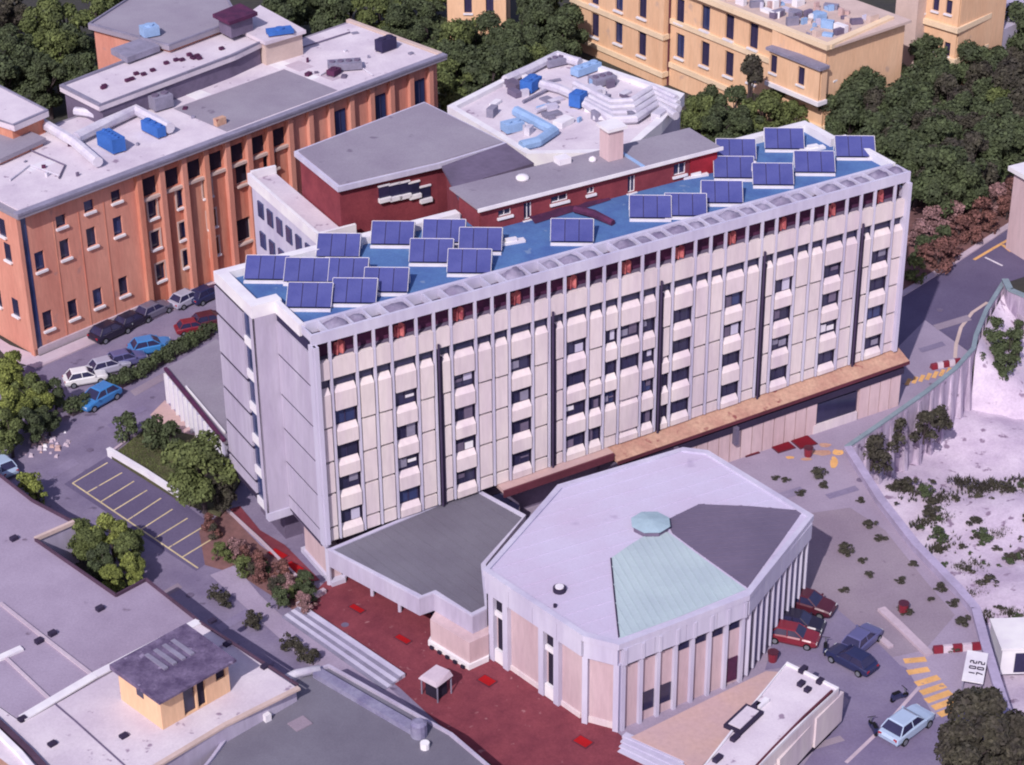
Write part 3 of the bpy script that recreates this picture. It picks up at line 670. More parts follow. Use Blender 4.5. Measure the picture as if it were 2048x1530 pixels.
# ================================================================== PINK BUILDING
FP = Fr((-46.1, 5.8), 45.2); LP = 55.5; ZP = 15.4
PK = thing('pink_building', 'long salmon pink building with buttress piers and wide grey eaves, upper left', 'building', FP.p(0, 0, 0))
V0 = .6
pk_rects = []
def wpx(fr, px, py, v, w_, h_): u, z = fr.hit(px, py, v); return (u - w_ / 2, u + w_ / 2, z - h_ / 2, z + h_ / 2)
w_left = [(80, 522), (130, 498), (183, 474), (236, 452), (96, 640), (146, 618), (196, 595), (247, 572)]
w_mid = [(305, 418), (362, 396), (414, 376), (311, 479), (367, 460), (423, 437), (321, 543), (374, 515), (429, 493)]
w_up = [(122, 442), (178, 412), (232, 392)]
holes = [wpx(FP, x, y, V0, 1.1, 2.0) for x, y in w_left] + [wpx(FP, x, y, V0, 1.1, 1.9) for x, y in w_mid] + [wpx(FP, x, y, V0, 1.15, 1.2) for x, y in w_up]
um0 = FP.hit(285, 480, V0)[0]
gal = []
pier_u = [um0 + 2.78 * i for i in range(0, 9)]
for i in range(7):
    a = pier_u[i] + .45; gal.append((a, a + 1.95, 12.0, 14.0))
big = [wpx(FP, 487, 345, V0, 2.0, 2.3), wpx(FP, 487, 460, V0, 2.0, 2.6), wpx(FP, 540, 320, V0, 1.8, 2.0)]
holes_all = holes + gal + big
hl = [h for h in holes_all if h[1] < um0]; hm = [h for h in holes_all if um0 < h[0] and h[1] < um0 + 20]
wall_holes(FP, .0, um0, 0, ZP - .3, V0, hl, .3).build('wall', 'pink', PK)
wall_holes(FP, um0, um0 + 20.2, 0, ZP - .3, V0, hm, .3).build('wall', 'red_stucco', PK)
wall_holes(FP, um0 + 20.2, LP - .7, 0, ZP - .3, V0, [], .3).build('wall', 'pink', PK)
MB().box(FP, 0.0, LP - .7, V0 + .31, 15.0, 0, ZP - .3).build('wall', 'pink', PK)
MB().face([FP.p(0, .6, 0), FP.p(0, .6, ZP - .3), FP.p(0, .95, ZP - .3), FP.p(0, .95, 0)]).build('wall', 'pink', PK)
for i, h_ in enumerate(holes): window(FP, *h_, V0, PK, .3, 'shutter', 'glass' if i % 3 else 'glass_blue', 'white', False, .25)
for h_ in gal: 
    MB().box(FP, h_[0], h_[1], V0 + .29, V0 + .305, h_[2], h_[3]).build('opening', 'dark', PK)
    MB().box(FP, h_[0] - .2, h_[1] + .2, V0 - .35, V0 + .1, h_[2] - .3, h_[2] - .02).build('ledge', 'tan_trim', PK)
for h_ in big: window(FP, *h_, V0, PK, .3, 'tan_trim', 'dark', 'tan_trim', False, .4)
for i, h_ in enumerate(holes[8:17]):
    mb = MB(); a, b, c, d = h_; t_ = .18
    for q in ((a - t_, a, c - .05, d + t_), (b, b + t_, c - .05, d + t_), (a, b, d, d + t_)): mb.box(FP, q[0], q[1], V0 - .07, V0 + .02, q[2], q[3])
    mb.build('window_surround', 'tan_trim', PK)
for i, u in enumerate(pier_u):
    MB().box(FP, u - .3, u + .3, V0 - .55, V0 - .01, 0, ZP - .35).build('pier', 'pink' if i % 3 else 'red_stucco', PK)
for i in range(10):
    u = pier_u[-1] + 2.9 * (i + 1)
    if u < LP - 1.5:
        MB().box(FP, u - .3, u + .3, V0 - .5, V0 - .01, 0, ZP - .35).build('pier', 'pink', PK)
        if i % 2 == 0: window(FP, u + .7, u + 2.2, 9.0, 13.5, V0 - .31, PK, .3, 'shutter', 'glass_blue', None, True)
for px in (118, 170, 222):
    u = FP.hit(px, 540, V0)[0]; MB().box(FP, u - .04, u + .04, V0 - .05, V0 - .003, .5, ZP - 2.2).build('wall_joint', 'red_stucco', PK)
u = FP.hit(62, 580, V0)[0]
MB().box(FP, u - .3, u + .4, V0 - .03, V0 + .02, .1, ZP - .4).build('corner_shade_strip', 'glass_blue', PK)  # blue strip painted for the shade of the recessed drain
MB().box(FP, -.25, u - .31, V0 - .25, V0 + .3, 0, ZP - .36).build('corner_pier', 'pink', PK)
MB().box(FP, -.12, um0 - .4, V0 - .25, V0 - .01, 0, .75).build('plinth', 'sidewalk', PK)
# left side face windows
for v, z in ((3.0, 10.5), (3.0, 4.5), (6.0, 10.5), (6.0, 4.5), (3.4, 13), (9, 10.5), (9, 4.5)):
    wn = MB().box(FP, -.05, .05, v - .5, v + .5, z - .9, z + .9).build('window', 'glass', PK); MB().box(FP, -.28, .02, v - .6, v + .6, z - 1.1, z - .91).build('sill', 'white', wn)
MB().box(FP, -.45, LP, -.35, 15.7, ZP - .29, ZP + .05).build('eave_slab', 'grey_roof', PK)
MB().box(FP, .3, LP - .7, .5, 15.0, ZP + .055, ZP + .2).build('roof', 'white_roof', PK)
MB().box(FP, -.45, LP, -.42, .35, ZP + .06, ZP + .32).build('gutter', 'unit_grey', PK)
MB().box(FP, LP - .6, LP - .05, .36, 15.6, ZP + .06, ZP + .4).build('parapet', 'tan_trim', PK)
MB().box(FP, 25.5, 40.5, .8, 9.5, ZP + .205, ZP + .24).build('roof_patch', 'grey_roof', PK)
# rear wings
RW = thing('rear_wing', 'long flat wing with spotted white roof behind the pink building', 'building', at(200, 214, 18))
rw = [(119, 174), (198, 214), (470, 112), (528, 84), (462, 55), (318, 96)]
W2 = [tuple(at(x, y, 18)[:2]) for x, y in rw]
MB().prism(inset(W2, .5), 0, 17.5).build('wall', 'concrete_dark', RW); MB().prism(W2, 17.51, 18.0).build('roof', 'white_roof', RW)  # wall coloured dark for the shade below the front roof edge
rimF(W0, W2, .45, 18.003, 18.25).build('roof_edge', 'unit_grey', RW)
sl = [tuple(at(x, y, 18.4)[:2]) for x, y in ((222, 106), (255, 124), (320, 100), (290, 82))]
MB().prism(sl, 18.26, 18.9).build('skylight', 'unit_grey', RW)
for i in range(16):
    a, b = rnd.uniform(.1, .9), rnd.uniform(.2, .8); p = at(150 + a * 330, 190 - a * 108 + (b - .5) * 30, 18.1); MB().box(Fr((p.x, p.y), 40), -.25, .25, -.2, .2, 18.004, 18.3).build('roof_vent', 'maroon', RW)
RB = thing('rear_block', 'higher brown block with lilac flat roof at the top left, behind the spotted wing', 'building', at(338, 93, 18.9))
W3 = [tuple(at(x, y, 18.9)[:2]) for x, y in ((176, 50), (338, 93), (480, 40), (440, -30), (300, -30))]
MB().prism(inset(W3, .6), 0, 18.4).build('wall', 'pink', RB); MB().prism(W3, 18.41, 18.9).build('roof', 'grey_roof', RB)
rimF(W0, W3, .3, 18.903, 19.1).build('roof_edge', 'unit_grey', RB)
RB2 = thing('rear_block', 'small block with dark purple roof hut at the top, right of the lilac flat roof', 'building', at(560, 70, 18.5))
W4 = [tuple(at(x, y, 18.5)[:2]) for x, y in ((460, 50), (530, 84), (612, 60), (520, 10))]
MB().prism(inset(W4, .5), 0, 18.1).build('wall', 'tan_trim', RB2); MB().prism(W4, 18.11, 18.5).build('roof', 'white_roof', RB2)
MB().prism([tuple(at(x, y, 20.6)[:2]) for x, y in ((425, 28), (458, 44), (515, 24), (480, 6))], 20.2, 20.6).build('hut_roof', 'maroon', RB2)
MB().prism(inset([tuple(at(x, y, 20.6)[:2]) for x, y in ((425, 28), (458, 44), (515, 24), (480, 6))], .6), 18.51, 20.19).build('hut_wall', 'concrete_dark', RB2)
EB = thing('edge_block', 'white flat roof building cut by the left picture edge, above the pink building', 'building', at(30, 250, 18))
W5 = [tuple(at(x, y, 18)[:2]) for x, y in ((-120, 260), (-10, 240), (28, 252), (97, 222), (0, 172), (-150, 140))]
MB().prism(inset(W5, .6), 0, 17.4).build('wall', 'red_stucco', EB); MB().prism(W5, 17.41, 18.0).build('roof', 'white_roof', EB)
rimF(W0, W5, .3, 18.003, 18.15).build('roof_edge', 'unit_grey', EB)
EB2 = thing('edge_block', 'mauve grey lower roof at the left edge below the white flat roof', 'building', at(0, 330, 16.5))
W6 = [tuple(at(x, y, 16.4)[:2]) for x, y in ((-200, 360), (0, 318), (92, 276), (60, 262), (-20, 268), (-200, 300))]
MB().prism(inset(W6, .4), 0, 15.9).build('wall', 'pink', EB2); MB().prism(W6, 15.95, 16.4).build('roof', 'grey_roof', EB2)
# pink roof machines
duct('air_duct', 'thick white duct running down the left of the pink building roof', [(80, 243), (112, 262), (150, 284), (196, 324)], ZP + .9, .55)
duct('air_duct', 'bent white air duct crossing the middle of the pink building roof', [(152, 276), (200, 252), (272, 220), (340, 256)], ZP + 1.0, .6)
duct('air_duct', 'short white duct beside the dark wing wall above the pink roof', [(150, 222), (180, 226), (208, 236), (262, 226)], ZP + .8, .45)
machine('row of blue cooling units with round fans on the pink building roof', 224, 298, ZP + .21, 3.0, 1.5, 1.6, 'unit_blue', -50, 5)
machine('blue box under the bent duct on the pink building roof', 308, 268, ZP + .21, 3.0, 1.0, 1.2, 'unit_blue', -48, 3)
machine('grey machine at the end of the bent duct on the pink roof', 322, 216, ZP + .25, 2.2, 1.6, 1.5, 'unit_grey', 40, 2)
machine('dark grey box on the far right of the pink building roof', 772, 100, ZP + .21, 2.2, 1.2, 1.4, 'shutter', 45, 2)
machine('pale machines and pipes near the front edge of the long pink roof', 690, 138, ZP + .21, 3.6, 1.6, .9, 'unit_grey', 10, 4)
machine('small dark machine beside the pipes on the long pink roof', 668, 150, ZP + .21, 1.4, 1.0, .7, 'maroon', 60, 1)
machine('light blue tank on the lilac flat roof at top left', 300, 72, 18.91, 1.8, 1.4, 1.2, 'pale_blue', 30, 1, 'tank', 'water_tank')
machine('blue tarpaulin covered unit on the small roof at top', 560, 68, 18.52, 2.8, 1.4, .6, 'unit_blue', 20, 1)
p = at(440, 246, ZP + .4); tag(MB().box(Fr((p.x, p.y), 45), -.6, .6, -.3, .3, ZP + .21, ZP + 1.0).build('vent_box', 'copper'), 'small orange vent box on the front edge of the grey roof patch', 'vent')

for i, (pxs, lb) in enumerate((([(20, 360), (60, 330), (120, 352)], 'thin pipe loop near the left end of the pink roof'), ([(60, 300), (130, 330), (118, 356)], 'thin dark pipe beside the thick duct on the pink roof'), ([(640, 150), (700, 120), (745, 150)], 'thin pipes around the pale machines on the long pink roof'), ([(560, 80), (600, 96), (700, 64)], 'thin pipe along the back edge of the long pink roof'))):
    tag(MB().tube([at(x, y, ZP + .35) for x, y in pxs], .09, 6).build('roof_pipe', 'concrete_dark' if i % 2 else 'duct'), lb, 'pipe')
for i in range(24):
    u, v = rnd.uniform(1.5, LP - 2), rnd.uniform(1.5, 13); a = rnd.uniform(.12, .4); f_ = Fr(FP.p(u, v, 0)[:2], rnd.uniform(0, 90))
    MB().box(f_, -a, a, -a * .7, a * .7, ZP + .205, ZP + .3 + rnd.uniform(0, .4)).build('roof_vent', rnd.choice(['unit_grey', 'duct', 'concrete_dark', 'maroon']), PK)
for i in range(9):
    u, v = rnd.uniform(3, LP - 8), rnd.uniform(2, 10); a, b = rnd.uniform(1, 3.5), rnd.uniform(.8, 2.5)
    MB().box(FP, u, u + a, v, v + b, ZP + .201, ZP + .212 + i * .003).build('roof_patch', rnd.choice(['white', 'white_roof', 'sidewalk']), PK)
# ================================================================== YELLOW HOSPITAL
KY = at(1652, 118, 11.4)
FY = Fr((KY.x, KY.y), -52.0)          # u runs towards the corner, facade on negative u
YB = thing('yellow_hospital', 'ochre yellow hospital with cornices and tall dark windows, upper right', 'building', (KY.x, KY.y, 0))
VY, VW = 0.0, -1.0
zc = FY.hit(1661, 108, -.7)[1]
uw = FY.hit(1326, 100, VW)[0]; uend = FY.hit(1142, 30, VW)[0]
rowsR = [[(1360, 22), (1411, 36), (1459, 54), (1507, 72)], [(1360, 92), (1410, 108), (1458, 128), (1505, 142)], [(1357, 158), (1406, 178), (1450, 200)]]
rowsL = [[(1190, -14), (1238, -2), (1285, 12)], [(1190, 50), (1237, 64), (1284, 88)], [(1284, 146), (1236, 124), (1190, 104)]]
def clean(hs, ulo, uhi):
    ok = []
    for h_ in hs:
        if ulo + .2 < h_[0] and h_[1] < uhi - .2 and h_[2] > .1 and all(h_[1] < o[0] or h_[0] > o[1] or h_[3] < o[2] or h_[2] > o[3] for o in ok): ok.append(h_)
    return ok
yr = clean([wpx(FY, x, y, VY, 1.5, 3.1) for r_ in rowsR for x, y in r_], uw, 0)
yl = clean([wpx(FY, x, y, VW, 1.5, 3.1) for r_ in rowsL for x, y in r_], uend, uw)
zt = max([h[3] for h in yl] + [zc]) + .8
zc2 = max(zc, max(h[3] for h in yr) + .6)
wall_holes(FY, uw, 0, 0, zc2, VY, yr, .35).build('wall', 'yellow', YB); MB().box(FY, uw, 0, .36, 13.0, 0, zc2).build('wall', 'yellow', YB)
wall_holes(FY, uend, uw, 0, zt, VW, yl, .35).build('wall', 'yellow', YB); MB().box(FY, uend, uw, VW + .36, 13.0, 0, zt).build('wall', 'yellow', YB)
MB().face([FY.p(uw, VW, 0), FY.p(uw, VW + .37, 0), FY.p(uw, VW + .37, zt), FY.p(uw, VW, zt)]).build('wall', 'yellow', YB)
for i, h_ in enumerate(yr): window(FY, *h_, VY, YB, .35, 'shutter', 'glass_blue' if i % 3 == 1 else 'shutter', 'white', True, .3)
for i, h_ in enumerate(yl): window(FY, *h_, VW, YB, .35, 'shutter', 'glass_blue' if i % 3 == 1 else 'shutter', 'white', True, .3)
for (x, y) in ((1450, 84), (1400, 153)):
    zz = FY.hit(x, y, VY)[1]; MB().box(FY, uw + .26, .25, -.26, -.003, zz - .35, zz + .3).build('string_course', 'yellow_trim', YB)
for (x, y) in ((1240, 38), (1240, 112)):
    zz = FY.hit(x, y, VW)[1]; MB().box(FY, uend, uw + .25, VW - .26, VW - .003, zz - .35, zz + .3).build('string_course', 'yellow_trim', YB)
    MB().box(FY, uw + .003, uw + .25, VW, -.003, zz - .35, zz + .3).build('string_course', 'yellow_trim', YB)
MB().box(FY, uw, .8, -.85, -.0, zc2 + .003, zc2 + .6).build('cornice', 'yellow_trim', YB)
MB().box(FY, uw, .8, .01, 13.2, zc2 + .003, zc2 + .3).build('roof', 'tan_trim', YB)
MB().box(FY, uend - .3, uw + .3, VW - .8, 13.2, zt + .003, zt + .6).build('cornice', 'yellow_trim', YB)
MB().tube([FY.p(uw + .15, -.2, 0), FY.p(uw + .15, -.2, zc2)], .12, 8).build('downpipe', 'rust', YB)
FY2 = FY.turned(0, 0, 98)
z1 = FY.hit(1650, 160, 0)[1]
h2 = clean([wpx(FY2, x, y, 0, 1.1, 2.6) for x, y in ((1672, 136), (1694, 124), (1726, 112), (1766, 90), (1675, 205), (1700, 190))], 0, 11.5)
wall_holes(FY2, 0, 11.5, 0, zc2, 0, h2, .35).build('wall', 'yellow', YB); MB().box(FY2, .3, 11.5, .36, 8, 0, zc2 - .01).build('wall', 'yellow', YB)
for h_ in h2: window(FY2, *h_, 0, YB, .35, 'shutter', 'shutter', 'white', True, .3)
MB().box(FY2, -.3, 11.9, -.85, -.003, zc2 + .003, zc2 + .58).build('cornice', 'yellow_trim', YB)
zz = FY.hit(1400, 153, VY)[1]; MB().box(FY2, .26, 11.5, -.26, -.003, zz - .35, zz + .3).build('string_course', 'yellow_trim', YB)
# corner bay
VB = -1.5
ub = FY.hit(1538, 120, VB)[0]; ue = FY.hit(1640, 150, VB)[0]; zb1 = FY.hit(1600, 124, VB)[1]; zb0 = FY.hit(1600, 188, VB)[1]
hb = clean([wpx(FY, x, y, VB, 1.1, 2.2) for x, y in ((1547, 128), (1602, 152))], ub, ue)
wall_holes(FY, ub, ue, zb0, zb1, VB, hb, .3).build('bay', 'yellow', YB); MB().box(FY, ub, ue, VB + .31, -.29, zb0, zb1).build('bay', 'yellow', YB)
for h_ in hb: window(FY, *h_, VB, YB, .3, 'shutter', 'shutter', 'white', True, .2)
MB().box(FY, ub - .3, ue + .3, VB - .35, -.285, zb1 + .003, zb1 + .35).build('bay_roof', 'unit_grey', YB)
MB().box(FY, ub - .25, ue + .25, VB - .3, -.285, zb0 - .5, zb0 - .003).build('bay_ledge', 'white', YB)
# clutter on its roof
for i in range(90):
    u, v = rnd.uniform(uw + 3, -1.2), rnd.uniform(.8, 10); a = rnd.uniform(.2, .9)
    f_ = Fr(FY.p(u, v, 0)[:2], rnd.choice((-52, 38, -20, 10)) + rnd.uniform(-6, 6))
    MB().box(f_, -a, a, -a * rnd.uniform(.3, .7), a * .5, zc2 + .31, zc2 + .31 + rnd.uniform(.2, 1.0)).build('roof_box', rnd.choice(['unit_grey', 'white', 'pale_blue', 'tan_trim', 'concrete_dark', 'terrace', 'fin']), YB)
# second yellow block
KZ = at(1912, 88, 8.0); FZ = Fr((KZ.x, KZ.y), -46)
YC = thing('yellow_wing', 'second ochre yellow wing rising above dark trees at the top right', 'building', (KZ.x, KZ.y, 0))
hz_ = [wpx(FZ, x, y, 0, .9, 1.7) for x, y in ((1848, 78), (1871, 88), (1894, 98), (1846, 10), (1872, 8), (1898, 14), (1842, 140))]
ok = []
for h_ in hz_:
    if h_[1] < -.3 and all(h_[1] < o[0] or h_[0] > o[1] or h_[3] < o[2] or h_[2] > o[3] for o in ok): ok.append(h_)
ul = FZ.hit(1836, 60, 0)[0]
zq = FZ.hit(1870, -40, 0)[1]
ok = [h for h in ok if h[3] < zq - .2 and h[2] > .1]
wall_holes(FZ, ul, 0, 0, zq, 0, ok, .3).build('wall', 'yellow', YC); MB().box(FZ, ul, 0, .31, 10, 0, zq).build('wall', 'yellow', YC)
for h_ in ok: window(FZ, *h_, 0, YC, .3, 'shutter', 'shutter', 'white', True, .25)
FZ2 = FZ.turned(0, 0, 92)
for y in (46, 110):
    zz = FZ.hit(1870, y, 0)[1]; MB().box(FZ, ul, .3, -.4, -.003, zz - .35, zz + .3).build('string_course', 'yellow_trim', YC); MB().box(FZ2, .01, 7, -.3, -.003, zz - .35, zz + .3).build('string_course', 'yellow_trim', YC)
for px_, py_ in ((1938, 66), (1956, 56)):
    u, z = FZ2.hit(px_, py_, 0); MB().box(FZ2, u - .4, u + .4, -.06, -.003, z - .9, z + .9).build('window', 'shutter', YC)
MB().box(FZ2, 7.0, 24, -.2, 8, 0, 7).build('side_wing', 'concrete', YC)
PL = at(1806, 100, 6); YL = thing('link_tower', 'narrow pinkish grey tower between the two yellow hospital blocks', 'tower', (PL.x, PL.y, 0))
MB().box(Fr((PL.x, PL.y), -46), -1.6, 1.6, 0, 6, 0, 16).build('shaft', 'tan_trim', YL)
MB().box(Fr((PL.x, PL.y), -46), -1.75, 1.75, -.15, 6.1, 16.003, 16.4).build('cap', 'fin', YL)
# small yellow pavilion at the top
PY = at(895, 40, 4); FV = Fr((PY.x, PY.y), -4)
YV = thing('yellow_pavilion', 'yellow house cut by the top edge, seen between dark treetops', 'building', (PY.x, PY.y, 0))
hv = [(2.2, 3.2, 5, 7.5), (5.0, 6.0, 5, 7.5)]
wall_holes(FV, 0, 7.6, 0, 10, 0, hv, .3).build('wall', 'yellow', YV); MB().box(FV, 0, 7.6, .31, 8, 0, 10).build('wall', 'yellow', YV)
for h_ in hv: window(FV, *h_, 0, YV, .3, 'shutter', 'shutter', 'white')
MB().box(FV, -.4, 8, -.4, 8.4, 10.003, 10.5).build('roof', 'tan_trim', YV)

# ================================================================== ENTRANCE CANOPY
EC = thing('entrance_hall', 'low entrance hall with flat grey roof joining the long building to the auditorium', 'building', FM.p(5, -5, 0))
ZC = 4.2
cpx = [(656, 1096), (952, 972), (1052, 1028), (966, 1128), (968, 1216), (944, 1230), (866, 1186), (838, 1192), (842, 1192)]
cpx = [(656, 1098), (950, 975), (1052, 1030), (972, 1128), (974, 1218), (945, 1232), (867, 1186), (838, 1196)]
cp = [tuple(at(x, y, ZC)[:2]) for x, y in cpx]
MB().prism(cp, 2.5, ZC - .12).build('fascia', 'concrete', EC)
MB().prism(inset(cp, .45), ZC - .12, ZC - .06).build('roof', 'canopy_roof', EC)
rimF(W0, cp, .42, ZC - .117, ZC + .02).build('roof_edge', 'fin', EC)
seams(inset(cp, .5), (60, 40), .9, 'canopy_roof', EC, ZC - .061)
inn = [tuple(at(x, y, 0)[:2]) for x, y in ((700, 1140), (960, 1010), (1040, 1060), (985, 1230), (880, 1240))]
MB().prism(inn, 0, 2.49).build('glass_wall', 'glass', EC)
fb = [tuple(at(x, y, .2)[:2]) for x, y in ((862, 1286), (940, 1334), (978, 1316), (985, 1250), (900, 1225))]
MB().prism(fb, .55, 2.49).build('wall', 'cream_base', EC); MB().prism([tuple(Vector(p) + (Vector(p) - Vector(fb[3])).normalized() * .25) for p in fb], 0, .54).build('plinth', 'white', EC)
for q in range(5):
    p = at(868 + q * 15.5, 1292 + q * 9.5, .3); d = at(940, 1334, .2) - at(862, 1286, .2); f_ = Fr((p.x, p.y), math.degrees(math.atan2(d.y, d.x)))
    MB().box(f_, -.16, .16, -.34, -.2, .15, .42).build('vent', 'dark', EC)
for q in (690, 745, 800): p = at(q, 1160 + (q - 690) * .58, 0); MB().tube([(p.x, p.y, 0), (p.x, p.y, 2.5)], .16, 8).build('column', 'fin', EC)

# ================================================================== AUDITORIUM
AU = thing('auditorium', 'many sided auditorium with lilac, pale green and slate roof in the foreground', 'building', at(1290, 1180, 0))
ZA = 8.2
opx = [(966, 1140), (1115, 969), (1366, 894), (1416, 900), (1628, 1030), (1500, 1190), (1238, 1290), (1166, 1272)]
op = [tuple(at(x, y, ZA)[:2]) for x, y in opx]
wp = inset(op, .5)
MB().prism(wp, 0, ZA - .4).build('wall', 'pink_panel', AU)
rimF(W0, op, .55, ZA - .5, ZA).build('parapet', 'fin', AU)
MB().prism(inset(op, .5), ZA - .399, ZA - .16).build('roof', 'lilac_roof', AU)
AP = at(1301, 1054, ZA - .1)
def rz_(x, y): return at(x, y, ZA - .155)
def facet(name, px, m, lift):
    c = [tuple(at(x, y, ZA - .155 + lift)[:2]) for x, y in px]
    return MB().prism(c, ZA - .158, ZA - .155 + lift).build(name, m, AU), c
vsec = [(1298, 1066), (1256, 1092), (1222, 1116), (1228, 1180), (1239, 1276), (1360, 1232), (1492, 1178), (1400, 1112), (1336, 1064)]
ssec = [(1332, 1040), (1398, 1008), (1500, 1012), (1606, 1021), (1550, 1100), (1495, 1175), (1404, 1110), (1345, 1066)]
gf, gc = facet('green_facet', vsec, 'verdigris', .05); sf, scp = facet('slate_facet', ssec, 'slate', .05)
seams(gc, (60, 100), .62, 'verdigris', gf, ZA - .104); seams(scp, (100, -8), .62, 'slate', sf, ZA - .104)
seams(inset(op, .62), (100, -31), 1.55, 'lilac_roof', AU, ZA - .157)
strip('hip_flashing', [tuple(at(x, y, ZA - .1)[:2]) for x, y in ((1222, 1116), (1228, 1180), (1238, 1274))], .12, ZA - .155, ZA - .07, 'joint', AU)
ln = [(AP.x + 1.45 * math.cos(t * math.pi / 4 + .4), AP.y + 1.45 * math.sin(t * math.pi / 4 + .4)) for t in range(8)]
lt = MB().prism(ln, ZA - .15, ZA + .35).build('lantern', 'concrete_dark', AU)
MB().hexa([Vector((x, y, ZA + .353)) for x, y in [(AP.x + (a - AP.x) * 1.12, AP.y + (b - AP.y) * 1.12) for a, b in ln]], [Vector((AP.x + (a - AP.x) * .1, AP.y + (b - AP.y) * .1, ZA + .6)) for a, b in ln]).build('cap', 'lantern', lt)
p = rz_(1119, 1182); MB().tube([p, p + Vector((0, 0, .35))], .5, 14).build('vent_ring', 'joint', AU); MB().tube([p + Vector((0, 0, .351)), p + Vector((0, 0, .45))], .34, 14).build('vent_cap', 'white', AU)
p = rz_(1110, 1214); MB().tube([p, p + Vector((0, 0, .25))], .14, 8).build('vent_pipe', 'joint', AU)
# facades: local frames, each edge
def edge_frame(i):
    a, b = Vector(wp[i]), Vector(wp[(i + 1) % len(wp)]); return a, b
def face_frame(i):          # frame with u along the wall (left to right seen from outside), v inward
    a, b = Vector(wp[(i + 1) % len(wp)]), Vector(wp[i])
    d = b - a; f_ = Fr((a.x, a.y), math.degrees(math.atan2(d.y, d.x)));
    c = Vector((sum(p[0] for p in wp) / 8, sum(p[1] for p in wp) / 8))
    if f_.uv((c.x, c.y, 0))[1] < 0:
        f_ = Fr((b.x, b.y), math.degrees(math.atan2(-d.y, -d.x)))
    return f_, d.length
for i in range(8):
    f_, L_ = face_frame(i)
    n_ = max(1, round(L_ / 3.0))
    for q in range(n_):
        MB().box(f_, L_ * q / n_ + .02, L_ * (q + 1) / n_ - .02, -.42, -.003, ZA - 2.0, ZA - .51).build('fascia_panel', 'fin', AU)
# front face
f_, L_ = face_frame(5)
for q in range(8):
    u = .2 + (L_ - .4) * q / 7; MB().box(f_, u - .13, u + .13, -.5, -.43, ZA - 2.0, ZA - .6).build('pilaster', 'fin', AU)
    MB().box(f_, u - .15, u + .15, -.3, -.004, .0, ZA - 2.01).build('pilaster', 'fin', AU)
for q in range(7):
    u = .2 + (L_ - .4) * (q + .5) / 7; hw = (L_ - .4) / 14 - .22
    h_ = .45 if q < 3 else 1.0
    MB().box(f_, u - hw, u + hw, -.06, -.004, ZA - 2.0 - h_, ZA - 2.02).build('window', 'glass', AU)
    if q in (1, 2): MB().box(f_, u - hw, u + hw, -.06, -.004, .9, 2.6).build('window', 'glass', AU)
    if q == 6: MB().box(f_, u - hw, u + hw, -.08, -.004, .3, 2.5).build('door', 'maroon', AU)
# left face
f_, L_ = face_frame(7)
for q, u in enumerate((.55, 2.2, 6.3, 8.0, 11.0)):
    if u < L_: MB().box(f_, u - .28, u + .28, -.4, -.004, 0, ZA - 2.01).build('pilaster', 'fin', AU)
for u in (1.35, 7.15):
    MB().box(f_, u - .5, u + .5, -.05, -.004, ZA - 3.3, ZA - 2.02).build('window', 'dark', AU)
    MB().box(f_, u - .5, u + .5, -.25, -.004, ZA - 3.75, ZA - 3.31).build('ledge', 'white', AU)
    MB().box(f_, u - .35, u + .35, -.05, -.004, 1.3, ZA - 3.76).build('window', 'dark', AU)
    MB().box(f_, u - .5, u + .5, -.3, -.004, .1, 1.29).build('ledge', 'white', AU)
for a, b in ((2.5, 6.0), (8.3, L_ - .4)): MB().box(f_, a, b, -.14, -.004, 0, .5).build('plinth', 'cream', AU)
f_, L_ = face_frame(6)
MB().box(f_, .2, L_ - .2, -.12, -.004, 0, .6).build('plinth', 'cream', AU)
for u in (.12, L_ - .12): MB().box(f_, u - .22, u + .22, -.4, -.004, 0, ZA - 2.01).build('pilaster', 'fin', AU)
# right face: tall louvres, dark blue infill painted for the shading between them
f_, L_ = face_frame(4)
for q in range(11):
    u = .5 + (L_ - 1.0) * q / 10
    MB().box(f_, u - .08, u + .08, -.4, -.004, .2, ZA - 2.01).build('louvre', 'fin', AU)
    if q < 10: MB().box(f_, u + .09, u + (L_ - 1) / 10 - .09, -.1, -.004, .2, ZA - 2.03).build('window', 'louvre' if q % 3 else 'dark', AU)
f_, L_ = face_frame(3)
# terrace and steps in front of the auditorium
tz = .35
tp_ = [tuple(at(x, y, tz)[:2]) for x, y in ((1262, 1474), (1532, 1342), (1585, 1345), (1395, 1540), (1365, 1520))]
struct(MB().prism(tp_, 0, tz).build('terrace', 'terrace'))
for q in range(5):
    a = at(1248 - q * 3, 1474 + q * 9, 0); b = at(1370 - q * 3, 1528 + q * 11, 0)
    strip('step', [(a.x, a.y), (b.x, b.y)], .55, 0, tz - .07 * (q + .6), 'fin', kind='structure')
# ================================================================== RED FORECOURT
patch('red_forecourt', [(645, 1168), (720, 1110), (960, 1060), (1000, 1180), (1010, 1320), (1120, 1390), (1230, 1460), (1300, 1524), (1420, 1620), (1150, 1660), (985, 1530), (880, 1450), (800, 1376), (596, 1222)], .06, 'red_paving')
for q in range(6):
    a = at(600 - q * 6.5, 1219 + q * 2.8, 0); b = at(806 - q * 6.5, 1358 + q * 4.2, 0)
    strip('step', [(a.x, a.y), (b.x, b.y)], .46, 0, .42 - .065 * q, 'fin' if q % 2 == 0 else 'unit_grey', kind='structure')  # alternate steps painted grey to stand in for dark riser lines
strip('kerb', px_pts([(596, 1216), (650, 1186)]), .4, 0, .45, 'kerb', kind='structure')
patch('pavement', [(520, 1190), (560, 1228), (770, 1368), (830, 1420), (960, 1540), (905, 1560), (640, 1350), (420, 1150), (470, 1130)], .05, 'lot')
